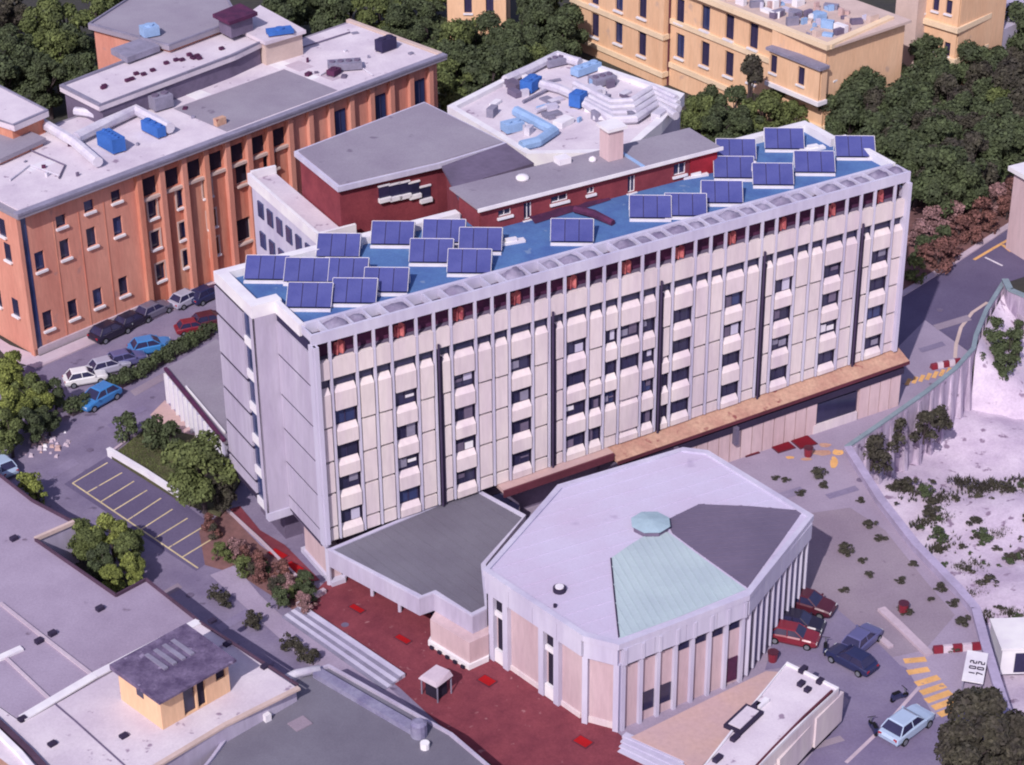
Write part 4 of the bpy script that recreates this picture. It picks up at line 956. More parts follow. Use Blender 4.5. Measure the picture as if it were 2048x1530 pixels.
def plate(px, label, m='red_plate', a=.7, b=.5, deg=-43, rim='rust'):
    p = at(px[0], px[1], .1); t = thing('red_slab', label, 'slab', (p.x, p.y, 0.0)); f_ = Fr((p.x, p.y), deg)
    MB().box(f_, -a, a, -b, b, .005, .10).build('rim', rim, t); MB().box(f_, -a + .1, a - .1, -b + .1, b - .1, .101, .125).build('top', m, t)
plate((974, 1361), 'bright red slab at the left corner of the auditorium')
plate((1166, 1483), 'bright red slab by the front corner pier of the auditorium')
plate((714, 1217), 'orange red oval slab in front of the canopy, upper one', 'red_plate', .75, .35)
plate((806, 1278), 'orange red slab at the canopy corner, lower one', 'red_plate', .75, .35)
plate((1606, 882), 'dark red square slab, right one of the adjoining pair before the base wall', 'dark_red_plate', .95, 1.0, 27)
plate((1562, 890), 'dark red square slab, left one of the adjoining pair before the base wall', 'dark_red_plate', .95, 1.0, 27)
plate((1499, 903), 'small dark red slab nearest the auditorium roof on the right lot', 'dark_red_plate', .75, .6, 27)
plate((1763, 811), 'small dark red slab below the right end of the long building', 'dark_red_plate', .65, .55, 27)
# kiosk on the forecourt
p = at(872, 1388, .06); KI = thing('kiosk', 'small white roofed kiosk standing on the red forecourt', 'kiosk', (p.x, p.y, .06)); f_ = Fr((p.x, p.y), -40)
MB().box(f_, -.6, .6, -.5, .6, .07, 1.5).build('wall', 'dark', KI)
MB().hexa([f_.p(-1.05, -.8, 1.5), f_.p(.9, -.9, 1.6), f_.p(1.0, .9, 1.75), f_.p(-.8, 1.0, 1.65)], [f_.p(-.9, -.6, 1.75), f_.p(.7, -.7, 1.95), f_.p(.8, .75, 2.25), f_.p(-.6, .8, 2.1)]).build('roof', 'sidewalk', KI)
for a, b in ((-.85, -.65), (.8, -.7), (.85, .8), (-.7, .85)): MB().tube([f_.p(a, b, .06), f_.p(a, b, 1.58)], .06, 6).build('post', 'unit_grey', KI)
# ================================================================== LOWER LEFT TERRACE BUILDING + HUT + DARK ROOF
TZ = 4.0
TB = thing('terrace_building', 'big flat roofed terrace building with paving joints, bottom left', 'building', at(200, 1250, 0))
t1 = [(-300, 760), (0, 950), (64, 1000), (148, 1044), (70, 1078), (232, 1190), (292, 1158), (390, 1236), (398, 1242), (44, 1440), (-300, 1200)]
t2 = [(398, 1244), (592, 1372), (300, 1540), (200, 1640), (-300, 1640), (-300, 1206), (44, 1444)]
q1 = [tuple(at(x, y, TZ)[:2]) for x, y in t1]; q2 = [tuple(at(x, y, TZ)[:2]) for x, y in t2]
MB().prism(q1, 0, TZ - .2).build('wall', 'concrete', TB); MB().prism(q2, 0, TZ - .1).build('wall', 'concrete', TB)
sheet('roof', [q1], TZ - .19, 'lot', TB); sheet('roof', [q2], TZ - .09, 'white_roof', TB)
def tline(px, wd, z0, z1, m, nm): return strip(nm, [tuple(at(x, y, TZ)[:2]) for x, y in px], wd, z0, z1, m, TB)
tline([(-300, 760), (0, 950), (64, 1000), (148, 1044)], .14, TZ - .18, TZ + .1, 'edge_dark', 'roof_edge')
tline([(148, 1044), (70, 1078)], .3, TZ - .18, TZ + .16, 'tan_trim', 'roof_edge'); tline([(70, 1078), (232, 1190), (292, 1158)], .14, TZ - .18, TZ + .1, 'edge_dark', 'roof_edge')
tline([(292, 1158), (396, 1240)], .14, TZ - .18, TZ + .1, 'edge_dark', 'roof_edge')
tline([(0, 1204), (90, 1275), (182, 1346)], .3, TZ - .17, TZ - .03, 'sidewalk', 'roof_joint'); tline([(10, 1312), (105, 1402)], .25, TZ - .17, TZ - .04, 'sidewalk', 'roof_joint')
tline([(398, 1242), (190, 1350), (44, 1436)], .75, TZ - .085, TZ + .05, 'white', 'parapet')
tline([(105, 1402), (150, 1440), (250, 1530)], .14, TZ - .085, TZ - .05, 'concrete_dark', 'roof_joint')
tline([(598, 1376), (450, 1450), (300, 1540)], .4, TZ - .085, TZ + .1, 'tan_trim', 'parapet')
tline([(400, 1244), (596, 1370)], .16, TZ - .085, TZ + .1, 'edge_dark', 'parapet')
tline([(-20, 1430), (60, 1505), (120, 1570)], .4, TZ - .085, TZ + .25, 'edge_dark', 'parapet'); tline([(-20, 1452), (40, 1510), (90, 1570)], .4, TZ - .085, TZ + .34, 'white', 'parapet')
patch_ = [(-60, 1470), (20, 1530), (60, 1580), (-60, 1600)]
sheet('roof_patch', [[tuple(at(x, y, TZ)[:2]) for x, y in patch_]], TZ - .08, 'copper', TB)
for i, (x, y) in enumerate(((28, 1078), (200, 1218), (105, 1268), (78, 1283), (45, 1440), (248, 1474), (105, 1490), (425, 1244), (455, 1290), (530, 1335))):
    p = at(x, y, TZ - .1); MB().box(Fr((p.x, p.y), 45), -.3, .3, -.22, .22, TZ - .085 if i > 4 else TZ - .185, TZ + .14).build('drain_box', 'joint', TB)
p = at(20, 1305, TZ); MB().box(Fr((p.x, p.y), 40), -1.0, 1.0, -.3, .3, TZ - .18, TZ + .02).build('white_slab', 'white', TB)
HU = thing('roof_hut', 'small peach walled hut with overhanging dark roof on the white terrace', 'hut', at(325, 1457, TZ))
FH = Fr(at(326, 1458, TZ)[:2], 45.0); b0 = FH.uv(at(460, 1380, TZ)); b1 = FH.uv(at(248, 1372, TZ))
LH, DH = b0[0], 5.0
zh0, zh1 = TZ - .085, TZ + 2.75
hh = [(2.0, 3.1, zh0 + .1, zh0 + 2.4), (3.25, 4.0, zh0 + .1, zh0 + 2.4), (5.0, 5.9, zh0 + 1.5, zh0 + 2.5)]
hh = [h for h in hh if h[1] < LH - .1]
wall_holes(FH, 0, LH, zh0, zh1, 0, hh, .3).build('wall', 'yellow', HU); MB().box(FH, 0, LH, .31, DH, zh0, zh1).build('wall', 'yellow', HU)
MB().face([FH.p(0, 0, zh0), FH.p(0, 0, zh1), FH.p(0, .32, zh1), FH.p(0, .32, zh0)]).build('wall', 'yellow', HU); MB().face([FH.p(LH, 0, zh1), FH.p(LH, 0, zh0), FH.p(LH, .32, zh0), FH.p(LH, .32, zh1)]).build('wall', 'yellow', HU)
for i, h_ in enumerate(hh): MB().box(FH, h_[0], h_[1], .2, .29, h_[2], h_[3]).build('door' if i < 2 else 'window', 'dark' if i else 'glass', HU)
MB().box(FH, -.04, -.003, 2.0, 2.8, zh0 + 1.7, zh0 + 2.4).build('window', 'glass', HU)
MB().hexa([FH.p(-.45, -.6, zh1 + .003), FH.p(LH + .35, -.6, zh1 + .003), FH.p(LH + .35, DH + .3, zh1 + .003), FH.p(-.45, DH + .3, zh1 + .003)], [FH.p(-.45, -.6, zh1 + .2), FH.p(LH + .35, -.6, zh1 + .2), FH.p(LH + .35, DH + .3, zh1 + .45), FH.p(-.45, DH + .3, zh1 + .45)]).build('roof', 'hut_roof', HU)
for i in range(4): MB().box(FH, 2.0 + i * .8, 2.35 + i * .8, 2.0, 4.4, zh1 + .25, zh1 + .46).build('roof_rib', 'unit_grey', HU)
DB = thing('dark_roof_building', 'low building with dark grey roof and silver edge pipe at the bottom', 'building', at(650, 1450, 0))
DZ = 2.6
d1 = [tuple(at(x, y, DZ)[:2]) for x, y in ((528, 1398), (598, 1352), (658, 1332), (905, 1470), (1010, 1560), (700, 1760), (340, 1620), (420, 1520), (470, 1450))]
MB().prism(d1, 0, DZ - .1).build('wall', 'joint', DB); MB().prism(inset(d1, .3), DZ - .09, DZ).build('roof', 'canopy_roof', DB)
rimF(W0, d1, .28, DZ - .095, DZ + .22).build('parapet', 'concrete', DB)
strip('edge_band', [tuple(at(x, y, DZ)[:2]) for x, y in ((634, 1350), (740, 1412), (840, 1470))], .85, DZ + .002, DZ + .45, 'metal_edge', DB)
MB().tube([at(x, y, DZ + .35) for x, y in ((520, 1384), (590, 1348), (640, 1338))], .35, 8).build('edge_pipe', 'duct', DB, smooth=True)
p = at(838, 1470, DZ); MB().tube([(p.x, p.y, DZ), (p.x, p.y, DZ + 1.1), (p.x, p.y, DZ + 1.3)], [.62, .62, .35], 12).build('tank', 'metal_edge', DB)
p = at(850, 1496, DZ); MB().tube([(p.x, p.y, DZ), (p.x, p.y, DZ + .5)], .35, 10).build('vent', 'white', DB)
p = at(600, 1448, DZ); MB().box(Fr((p.x, p.y), 40), -.7, .7, -.6, .6, DZ + .001, DZ + .08).build('hatch', 'lot_brown', DB)
p = at(534, 1440, DZ); MB().box(Fr((p.x, p.y), 40), -.25, .25, -.25, .25, DZ + .001, DZ + .6).build('vent', 'white', DB)
# ================================================================== WHITE ROOF BUILDING, bottom right
WR = thing('white_roof_hall', 'white roofed hall with dark framed skylight and pale side wall, bottom right', 'building', at(1560, 1440, 0))
WZ = 4.0
d1 = [tuple(at(x, y, WZ)[:2]) for x, y in ((1574, 1326), (1678, 1378), (1622, 1430), (1562, 1490), (1500, 1552), (1430, 1640), (1300, 1640), (1410, 1530), (1480, 1440))]
MB().prism(d1, 1.0, WZ - .1).build('wall', 'cream', WR); MB().prism(inset(d1, .25), WZ - .09, WZ).build('roof', 'white_roof', WR)
rimF(W0, d1, .25, WZ - .095, WZ + .15).build('parapet', 'white', WR)
e1 = [tuple(at(x, y, 2.4)[:2]) for x, y in ((1690, 1402), (1640, 1454), (1580, 1520), (1500, 1610), (1430, 1700))]
MB().prism(inset(d1, .5), 0, .99).build('wall', 'dark', WR)
strip('gutter', [tuple(at(x, y, WZ)[:2]) for x, y in ((1664, 1384), (1608, 1436), (1545, 1500), (1470, 1580))], .16, WZ + .003, WZ + .2, 'rust', WR)
FSK = Fr(at(1487, 1442, WZ)[:2], 52)
mb = MB(); mb.box(FSK, -1.5, 1.5, -.75, .75, WZ + .002, WZ + .3); sk = mb.build('skylight', 'joint', WR); MB().box(FSK, -1.25, 1.25, -.5, .5, WZ + .301, WZ + .36).build('pane', 'white_roof', sk)
for x, y, a in ((1512, 1414, .35), (1470, 1478, .4), (1606, 1342, .4), (1640, 1365, .3), (1602, 1370, .3), (1435, 1520, .4), (1525, 1410, .6), (1615, 1382, .25)):
    p = at(x, y, WZ); MB().box(Fr((p.x, p.y), 50), -a, a, -.2, .2, WZ + .001, WZ + .3).build('roof_vent', 'joint' if a < .5 else 'white', WR)
for q, (xa, ya, xb, yb, zt_, m_) in enumerate(((1688, 1384, 1634, 1438, 3.3, 'cream'), (1628, 1444, 1560, 1520, 3.0, 'cream'), (1553, 1528, 1470, 1620, 2.7, 'cream'))):
    a_, b_ = at(xa, ya, zt_), at(xb, yb, zt_); dd_ = b_ - a_; fq = Fr((b_.x, b_.y), math.degrees(math.atan2(-dd_.y, -dd_.x))); lq = math.hypot(dd_.x, dd_.y)
    MB().box(fq, 0, lq, .0, 1.6, .6, zt_).build('side_block', m_, WR)
    MB().box(fq, .2, lq - .2, .2, 1.5, 0, .59).build('side_base', 'dark', WR)
# ================================================================== LOW BUILDING left of the long building
LB = thing('low_annex', 'low grey roofed annex at the left foot of the long building', 'building', FM.p(0, 28, 0))
lz = 3.6
d1 = [tuple(at(x, y, lz)[:2]) for x, y in ((328, 738), (432, 678), (470, 700), (520, 860), (448, 884))]
MB().prism(inset(d1, .3), 0, lz - .3).build('wall', 'fin', LB); MB().prism(d1, lz - .29, lz).build('roof', 'grey_roof', LB)
strip('parapet', [tuple(at(x, y, lz)[:2]) for x, y in ((331, 740), (448, 884))], .3, lz + .002, lz + .3, 'maroon', LB)
strip('pipe', [tuple(at(x, y, lz)[:2]) for x, y in ((372, 776), (450, 868))], .14, lz + .05, lz + .25, 'white', LB)
fl = Fr(at(448, 884, lz)[:2], 0); dd = at(328, 738, lz) - at(448, 884, lz); L_ = math.hypot(dd.x, dd.y)
fl = Fr(at(328, 738, lz)[:2], math.degrees(math.atan2(-dd.y, -dd.x)))
for q in range(12):
    u = L_ * (q + .5) / 12; MB().box(fl, u - .3, u + .3, .18, .42, 1.4, 2.9).build('window', 'glass', LB)
    MB().box(fl, u - .45, u - .33, -.15, .4, 0, 3.25).build('mullion', 'white', LB)
# forecourt of the annex
patch('pavement', [(300, 830), (330, 800), (420, 900), (380, 900)], .03, 'terrace')
# ================================================================== PARKING LOT
pk = patch('parking_lot', [(128, 968), (216, 912), (300, 960), (372, 1010), (470, 1085), (392, 1142)], .03, 'asphalt_dark')
pts = [at(145, 966, .05), at(396, 1136, .05)]
strip('stall_line', [(pts[0].x, pts[0].y), (pts[1].x, pts[1].y)], .14, .034, .042, 'yellow_paint', pk)
ends = [(215, 925), (244, 945), (268, 962), (294, 980), (322, 996), (345, 1018), (375, 1036), (405, 1054), (440, 1068), (462, 1078)]
for i in range(9):
    t_ = (0, .113, .222, .325, .437, .545, .652, .762, .872)[i]
    a = at(145 + 251 * t_, 966 + 170 * t_, .05); b = at(*ends[i], .05)
    strip('stall_line', [(a.x, a.y), (b.x, b.y)], .13, .034, .041, 'yellow_paint', pk)
# grass plot with white wall
gp = MB().prism([tuple(at(x, y, .3)[:2]) for x, y in ((222, 912), (300, 850), (430, 880), (480, 960), (440, 1030), (362, 1000))], 0, .3).build('lawn', 'grass'); struct(gp)
mbg = MB()
for i in range(3500):
    a, b = rnd.random(), rnd.random(); x = 232 + a * 130 + b * 60; y = 905 + a * 85 - b * 48
    p = at(x, y, .3); s_ = rnd.uniform(.06, .16); t_ = rnd.uniform(0, 6.28)
    mbg.face([p + Vector((math.cos(t_) * .05, math.sin(t_) * .05, 0)), p - Vector((math.cos(t_) * .05, math.sin(t_) * .05, 0)), p + Vector((rnd.uniform(-.08, .08), rnd.uniform(-.08, .08), s_))])
tag(mbg.build('grass', 'leaf_mid', kind='stuff'), 'short olive grass on the plot beside the yellow lined parking', 'grass')
wallrun('garden_wall', 'low white wall between the grass plot and the yellow lined parking', px_pts([(218, 912), (290, 955), (362, 1002)]), 0, .75, .3, 'white', 'white', .4)
strip('kerb', px_pts([(218, 910), (290, 855)]), .25, 0, .2, 'kerb', kind='structure')
# garden bed
patch('garden_bed', [(398, 1062), (450, 1018), (520, 1090), (640, 1180), (655, 1190), (590, 1222), (480, 1150), (410, 1130)], .04, 'red_soil')
patch('red_path', [(452, 1020), (480, 1012), (520, 1060), (570, 1090), (640, 1160), (610, 1165), (560, 1120)], .07, 'red_paving')
strip('kerb', px_pts([(450, 1018), (520, 1082), (600, 1162)]), .2, 0, .25, 'kerb', kind='structure')
plate((556, 1108), 'bright red slab on the path at the left foot of the long building, upper', 'red_plate', .9, .5, -43)
plate((588, 1134), 'bright red slab on the path at the left foot of the long building, lower', 'red_plate', .9, .5, -43)
# ================================================================== MARKINGS ON THE RIGHT
cw = struct(patch('crosswalk', [(1800, 1312), (1860, 1306), (1940, 1410), (1870, 1436)], .036, 'lot'))
for (x0, y0, x1, y1) in ((1808, 1322, 1852, 1318), (1815, 1345, 1858, 1338), (1832, 1368, 1878, 1354), (1842, 1386, 1890, 1370), (1852, 1402, 1902, 1384), (1866, 1416, 1914, 1398), (1878, 1430, 1926, 1410)):
    a, b = at(x0, y0, .05), at(x1, y1, .05); strip('stripe', [(a.x, a.y), (b.x, b.y)], .62, .04, .048, 'orange_paint', cw)
cw2 = struct(patch('crosswalk', [(1806, 760), (1905, 736), (1915, 742), (1812, 772)], .036, 'lot'))
for i in range(7):
    x0, y0 = 1816 + i * 13.5, 766 - i * 3.6; a, b = at(x0 - 3, y0 + 4, .05), at(x0 + 4, y0 - 9, .05); strip('stripe', [(a.x, a.y), (b.x, b.y)], .4, .04, .048, 'orange_paint', cw2)
strip('road_marking', px_pts([(1692, 1526), (1772, 1450), (1838, 1375)], 0), .28, .034, .042, 'kerb', kind='structure')
strip('road_marking', px_pts([(1910, 716), (1912, 690), (1922, 655), (1945, 625), (1975, 605)], 0), .35, .03, .038, 'tan_trim', kind='structure')
strip('road_marking', px_pts([(1948, 520), (1985, 498), (2048, 462)], 0), .35, .03, .038, 'orange_paint', kind='structure')
for i in range(4): 
    a, b = at(2005 + i * 11, 490 - i * 4, 0), at(2022 + i * 11, 504 - i * 4, 0); strip('road_marking', [(a.x, a.y), (b.x, b.y)], .35, .03, .039, 'orange_paint', kind='structure')
strip('road_marking', px_pts([(1970, 515), (2005, 532)], 0), .25, .03, .038, 'white_paint', kind='structure')
strip('kerb', px_pts([(1762, 1220), (1800, 1255), (1858, 1312)]), .7, 0, .25, 'kerb', kind='structure')
strip('kerb', px_pts([(1732, 1255), (1782, 1296)]), .5, 0, .2, 'kerb', kind='structure')
# red white barrier
def barrier(label, px, zs=.3):
    a, b = at(px[0][0], px[0][1], 0), at(px[1][0], px[1][1], 0); t = thing('road_barrier', label, 'barrier', (a.x, a.y, 0)); n_ = 5
    for i in range(n_):
        q0, q1 = a.lerp(b, i / n_), a.lerp(b, (i + 1) / n_); d = (q1 - q0).normalized(); f_ = Fr((q0.x, q0.y), math.degrees(math.atan2(d.y, d.x)))
        L_ = (q1 - q0).length
        MB().hexa([f_.p(0, -.3, .02), f_.p(L_ - .03, -.3, .02), f_.p(L_ - .03, .3, .02), f_.p(0, .3, .02)], [f_.p(0, -.12, zs + .25), f_.p(L_ - .03, -.12, zs + .25), f_.p(L_ - .03, .12, zs + .25), f_.p(0, .12, zs + .25)]).build('segment', 'car_red' if i % 2 == 0 else 'sidewalk', t)
barrier('red and white road barrier at the gate beside the orange crosswalk', ((1866, 1304), (1962, 1296)))
barrier('red barrier behind the small crosswalk at the right end of the long building', ((1862, 738), (1920, 726)))
# gate sign panel and container
p0, p1 = at(1942, 1386, .0), at(1953, 1326, .0)
GP = thing('gate_panel', 'white notice panel with dark scrawled marks by the parapet, bottom right', 'panel', (p0.x, p0.y, 0))
d = p1 - p0; f_ = Fr((p0.x, p0.y), math.degrees(math.atan2(d.y, d.x))); L_ = math.hypot(d.x, d.y)
MB().box(f_, 0, L_, -.8, .8, 1.0, 1.1).build('board', 'white', GP)
for a, b in ((.2, -.7), (L_ - .2, -.7), (.2, .7), (L_ - .2, .7)): MB().tube([f_.p(a, b, 0), f_.p(a, b, 1.0)], .07, 6).build('post', 'unit_grey', GP)
# dark marks: digit like strokes "102 / 702"
def glyph(ch, u, v, s_, ang_up):
    seg = {'1': [(.5, 0, .5, 1)], '0': [(0, 0, 0, 1), (1, 0, 1, 1), (0, 0, 1, 0), (0, 1, 1, 1)], '2': [(0, 1, 1, 1), (1, 1, 1, .5), (1, .5, 0, .5), (0, .5, 0, 0), (0, 0, 1, 0)], '7': [(0, 1, 1, 1), (1, 1, .4, 0)]}[ch]
    mb = MB()
    for a, b, c, d_ in seg:
        P0 = f_.p(u + a * s_ * .6, v + b * s_, 1.11); P1 = f_.p(u + c * s_ * .6, v + d_ * s_, 1.11); mb.tube([P0, P1], .06, 4)
    mb.build('mark', 'joint', GP)
for r_, wd_ in enumerate(('102', '702')):
    for i, ch in enumerate(wd_): glyph(ch, .9 + i * .7, -.65 + (1 - r_) * .6, .45, 0)
p = at(2030, 1330, PIT_Z); 
CO = thing('white_container', 'white flat topped cabin in the quarry at the right edge', 'cabin', (p.x, p.y, PIT_Z)); f_ = Fr((p.x, p.y), 2)
MB().box(f_, -1.6, 2.4, -1.3, 2.6, PIT_Z + .1, PIT_Z + 2.6).build('body', 'white', CO); MB().box(f_, -1.75, 2.5, -1.45, 2.7, PIT_Z + 2.61, PIT_Z + 2.8).build('roof', 'white', CO); MB().box(f_, -.5, .5, -1.36, -1.31, PIT_Z + .3, PIT_Z + 2.2).build('door', 'shutter', CO)
# house at right edge
p = at(2122, 566, 0); EH = thing('edge_house', 'pale house with white roof cut by the right picture edge', 'building', (p.x, p.y, 0)); f_ = Fr((p.x, p.y), 27)
MB().box(f_, 0, 9, 0, 9, 0, 9.0).build('wall', 'cream_base', EH); MB().box(f_, -.5, 9.5, -.5, 9.5, 9.01, 9.5).build('roof', 'white', EH)
for z in (2, 5.4): MB().box(f_, -.06, -.003, 2, 3.2, z, z + 1.8).build('window', 'glass', EH); MB().box(f_, 1, 2.2, -.06, -.003, z, z + 1.8).build('window', 'glass', EH)

# asphalt repairs and manholes
for i, (x, y, a_, b_) in enumerate(((60, 1000, 30, 9), (300, 760, 40, 10), (120, 930, 26, 12), (470, 1230, 40, 12), (330, 1180, 26, 9), (620, 1400, 34, 10), (1700, 1420, 40, 14), (1650, 1480, 30, 10), (1560, 985, 40, 12), (1680, 980, 30, 9), (1900, 640, 34, 10), (1860, 690, 24, 8), (250, 830, 36, 8), (1760, 1180, 30, 14))):
    d0 = -.55 if x < 900 else -.3
    q = [(x - a_, y - a_ * d0), (x + a_, y + a_ * d0 * 1.0), (x + a_ + b_, y + a_ * d0 + b_), (x - a_ + b_, y - a_ * d0 + b_)]
    patch('asphalt_repair', q, .034 + i * .0005, ('asphalt', 'lot_brown', 'asphalt_worn')[i % 3])
for (x, y) in ((180, 900), (380, 1190), (690, 1250), (1720, 960), (1660, 1400), (1880, 620)):
    p = at(x, y, .04); struct(MB().tube([(p.x, p.y, .03), (p.x, p.y, .07)], .32, 14).build('manhole_cover', 'concrete_dark'))
# loose details on the roads
RBH = thing('rubble_heap', 'small heap of pale rubble on the left road near the light blue car', 'rubble', at(105, 888, 0))
for i in range(38):
    p = at(90 + rnd.gauss(0, 22), 890 + rnd.gauss(0, 12), 0); a_ = rnd.uniform(.1, .32)
    MB().hexa([Vector((p.x + a_ * c_ * rnd.uniform(.7, 1.2), p.y + a_ * d_ * rnd.uniform(.7, 1.2), .01)) for c_, d_ in ((-1, -1), (1, -1), (1, 1), (-1, 1))], [Vector((p.x + a_ * .6 * c_, p.y + a_ * .6 * d_, .01 + a_ * rnd.uniform(.6, 1.2))) for c_, d_ in ((-1, -1), (1, -1), (1, 1), (-1, 1))]).build('stone', rnd.choice(['sidewalk', 'terrace', 'kerb', 'white']), RBH)
for (x, y, w_, h__) in ((1640, 905, 26, 7), (1668, 925, 10, 14), (1650, 890, 16, 5), (1580, 915, 10, 4), (1676, 905, 14, 8), (1612, 918, 12, 4)):
    patch('sand_patch', [(x + w_ * math.cos(t) * rnd.uniform(.6, 1.1), y + h__ * math.sin(t) * rnd.uniform(.6, 1.1)) for t in [k_ * .7 for k_ in range(9)]], .03, 'orange_paint' if rnd.random() < .5 else 'copper')
for (x, y, lb) in ((1806, 1224, 'small red bin among the weeds on the lot'), (1545, 1322, 'red bin at the foot of the louvred wall'), (1616, 912, 'red crate lying near the dark red slabs')):
    p = at(x, y, 0); t_ = thing('bin', lb, 'bin', (p.x, p.y, .03)); MB().tube([(p.x, p.y, .03), (p.x, p.y, .85)], [.34, .42], 10).build('body', 'car_red', t_); MB().tube([(p.x, p.y, .851), (p.x, p.y, .92)], .45, 10).build('lid', 'car_maroon', t_)
# ================================================================== CARS
def car_proto():
    t = thing('car', 'x', 'car'); Z = Vector((0, 0, 0))
    st = [(-2.08, .45, .66, .68), (-1.98, .3, .84, .80), (-1.3, .24, .93, .86), (-.3, .22, .95, .88), (.8, .22, .94, .88), (1.55, .25, .86, .85), (1.92, .3, .76, .78), (2.06, .42, .62, .66)]
    mb = MB()
    for x, zl_, zt, hw in st:
        sec = [(-hw * .92, zl_), (-hw, zl_ + .16), (-hw * .985, zt - .1), (-hw * .88, zt), (hw * .88, zt), (hw * .985, zt - .1), (hw, zl_ + .16), (hw * .92, zl_)]
        mb.v += [(x, y, z) for y, z in sec]
    for i in range(len(st) - 1):
        for j in range(8):
            l = (j + 1) % 8; a = i * 8; mb.f.append((a + j, a + l, a + 8 + l, a + 8 + j))
    mb.f.append(tuple(range(7, -1, -1))); e = (len(st) - 1) * 8; mb.f.append(tuple(e + j for j in range(8)))
    body_ = mb.build('body', 'car_white', t, smooth=False, off=Z)
    # glasshouse
    bt = [(-1.72, -.78), (.95, -.78), (.95, .78), (-1.72, .78)]; tp2 = [(-1.25, -.6), (.22, -.6), (.22, .6), (-1.25, .6)]
    B_ = [Vector((x, y, .9)) for x, y in bt]; T_ = [Vector((x, y, 1.41)) for x, y in tp2]
    MB().hexa(B_, T_).build('windows', 'glass', t, off=Z)
    for k in range(4): MB().tube([B_[k], T_[k]], .045, 5).build('pillar', 'car_white', t, off=Z)
    for s_ in (-1, 1): MB().tube([Vector((-.35, s_ * .79, .92)), Vector((-.4, s_ * .61, 1.41))], .04, 5).build('pillar', 'car_white', t, off=Z)
    MB().hexa([Vector((-1.3, -.63, 1.405)), Vector((.26, -.63, 1.405)), Vector((.26, .63, 1.405)), Vector((-1.3, .63, 1.405))], [Vector((-1.2, -.52, 1.47)), Vector((.14, -.52, 1.47)), Vector((.14, .52, 1.47)), Vector((-1.2, .52, 1.47))]).build('roof', 'car_white', t, off=Z)
    for x in (-1.28, 1.28):
        for s_ in (-1, 1):
            wh = MB().tube([(x, s_ * .7, .31), (x, s_ * .9, .31)], .31, 14).build('wheel', 'rubber', t, off=Z); MB().tube([(x, s_ * .895, .31), (x, s_ * .915, .31)], .2, 10).build('rim', 'rim', wh, off=Z)
    f_ = Fr((0, 0), 0)
    for s_ in (-1, 1):
        MB().box(f_, 1.84, 2.02, s_ * .58 - .14, s_ * .58 + .14, .55, .7).build('headlight', 'lamp_white', t, off=Z); MB().box(f_, -2.07, -1.93, s_ * .6 - .12, s_ * .6 + .12, .6, .78).build('taillight', 'lamp_red', t, off=Z)
        MB().box(f_, .72, .86, s_ * .93 - .07, s_ * .93 + .07, .93, 1.03).build('mirror', 'car_white', t, off=Z)
    return t
CP = car_proto(); first = [True]
def car(px, py, deg, colr, label, grp, scale=1.0, z=0.02):
    o = CP if first[0] else copy_tree(CP); first[0] = False
    p = at(px, py, z); o.location = (p.x, p.y, z); o.rotation_euler = (0, 0, R(deg)); o.scale = (scale,) * 3
    o['label'] = label; o['group'] = grp
    for ch in o.children:
        if ch.name.split('.')[0] in ('body', 'pillar', 'roof', 'mirror'):
            ch.material_slots[0].link = 'OBJECT'; ch.material_slots[0].material = M['car_' + colr]
G1 = 'cars parked beside the pink building'; G2 = 'cars on the right hand lot'
car(222, 672, 48, 'black', 'black car parked against the pink building, nearest the picture corner', G1, 1.1)
car(266, 650, 48, 'black', 'second black car in the row against the pink building', G1)
car(308, 630, 48, 'grey', 'dark grey car beside the pink building entrance ramp', G1)
car(376, 606, 48, 'silver', 'silver car parked near the end of the pink building', G1)
car(414, 598, 48, 'navy', 'navy car half hidden behind the left end wall of the long building', G1)
car(172, 764, 20, 'white', 'white car at the lower end of the hedge row', G1)
car(218, 742, 28, 'silver', 'silver car with pale roof, second from the lower end of the hedge row', G1)
car(252, 728, 28, 'violet', 'violet blue car, third from the lower end of the hedge row', G1)
car(302, 702, 22, 'blue', 'bright blue car, fourth from the lower end of the hedge row', G1, 1.05)
car(388, 662, 20, 'red', 'red car parked behind the hedge near the long building', G1, .9)
car(422, 650, 24, 'maroon', 'dark maroon car partly hidden by the corner of the long building', G1)
car(198, 806, 232, 'blue', 'bright blue car driving alone on the road below the hedge', 'cars on the left road', 1.12)
car(2, 940, 130, 'paleblue', 'light blue car cut by the left picture edge', 'cars on the left road')
car(1812, 1462, 44, 'paleblue', 'silver blue car driving on the road, bottom right', G2, 1.15)
car(1586, 1282, -20, 'red', 'red car beside the dark louvred wall of the auditorium', G2, 1.0)
car(1596, 1256, -20, 'black', 'black car just above the red car beside the louvred wall', G2)
car(1614, 1218, -28, 'maroon', 'dark purple car nearest the right corner of the auditorium', G2, 1.1)
car(1722, 1290, 50, 'violet', 'violet grey car parked by the short white kerb on the lot', G2, 1.0)
car(1702, 1330, 135, 'navy', 'dark navy car parked below the violet grey car', G2)
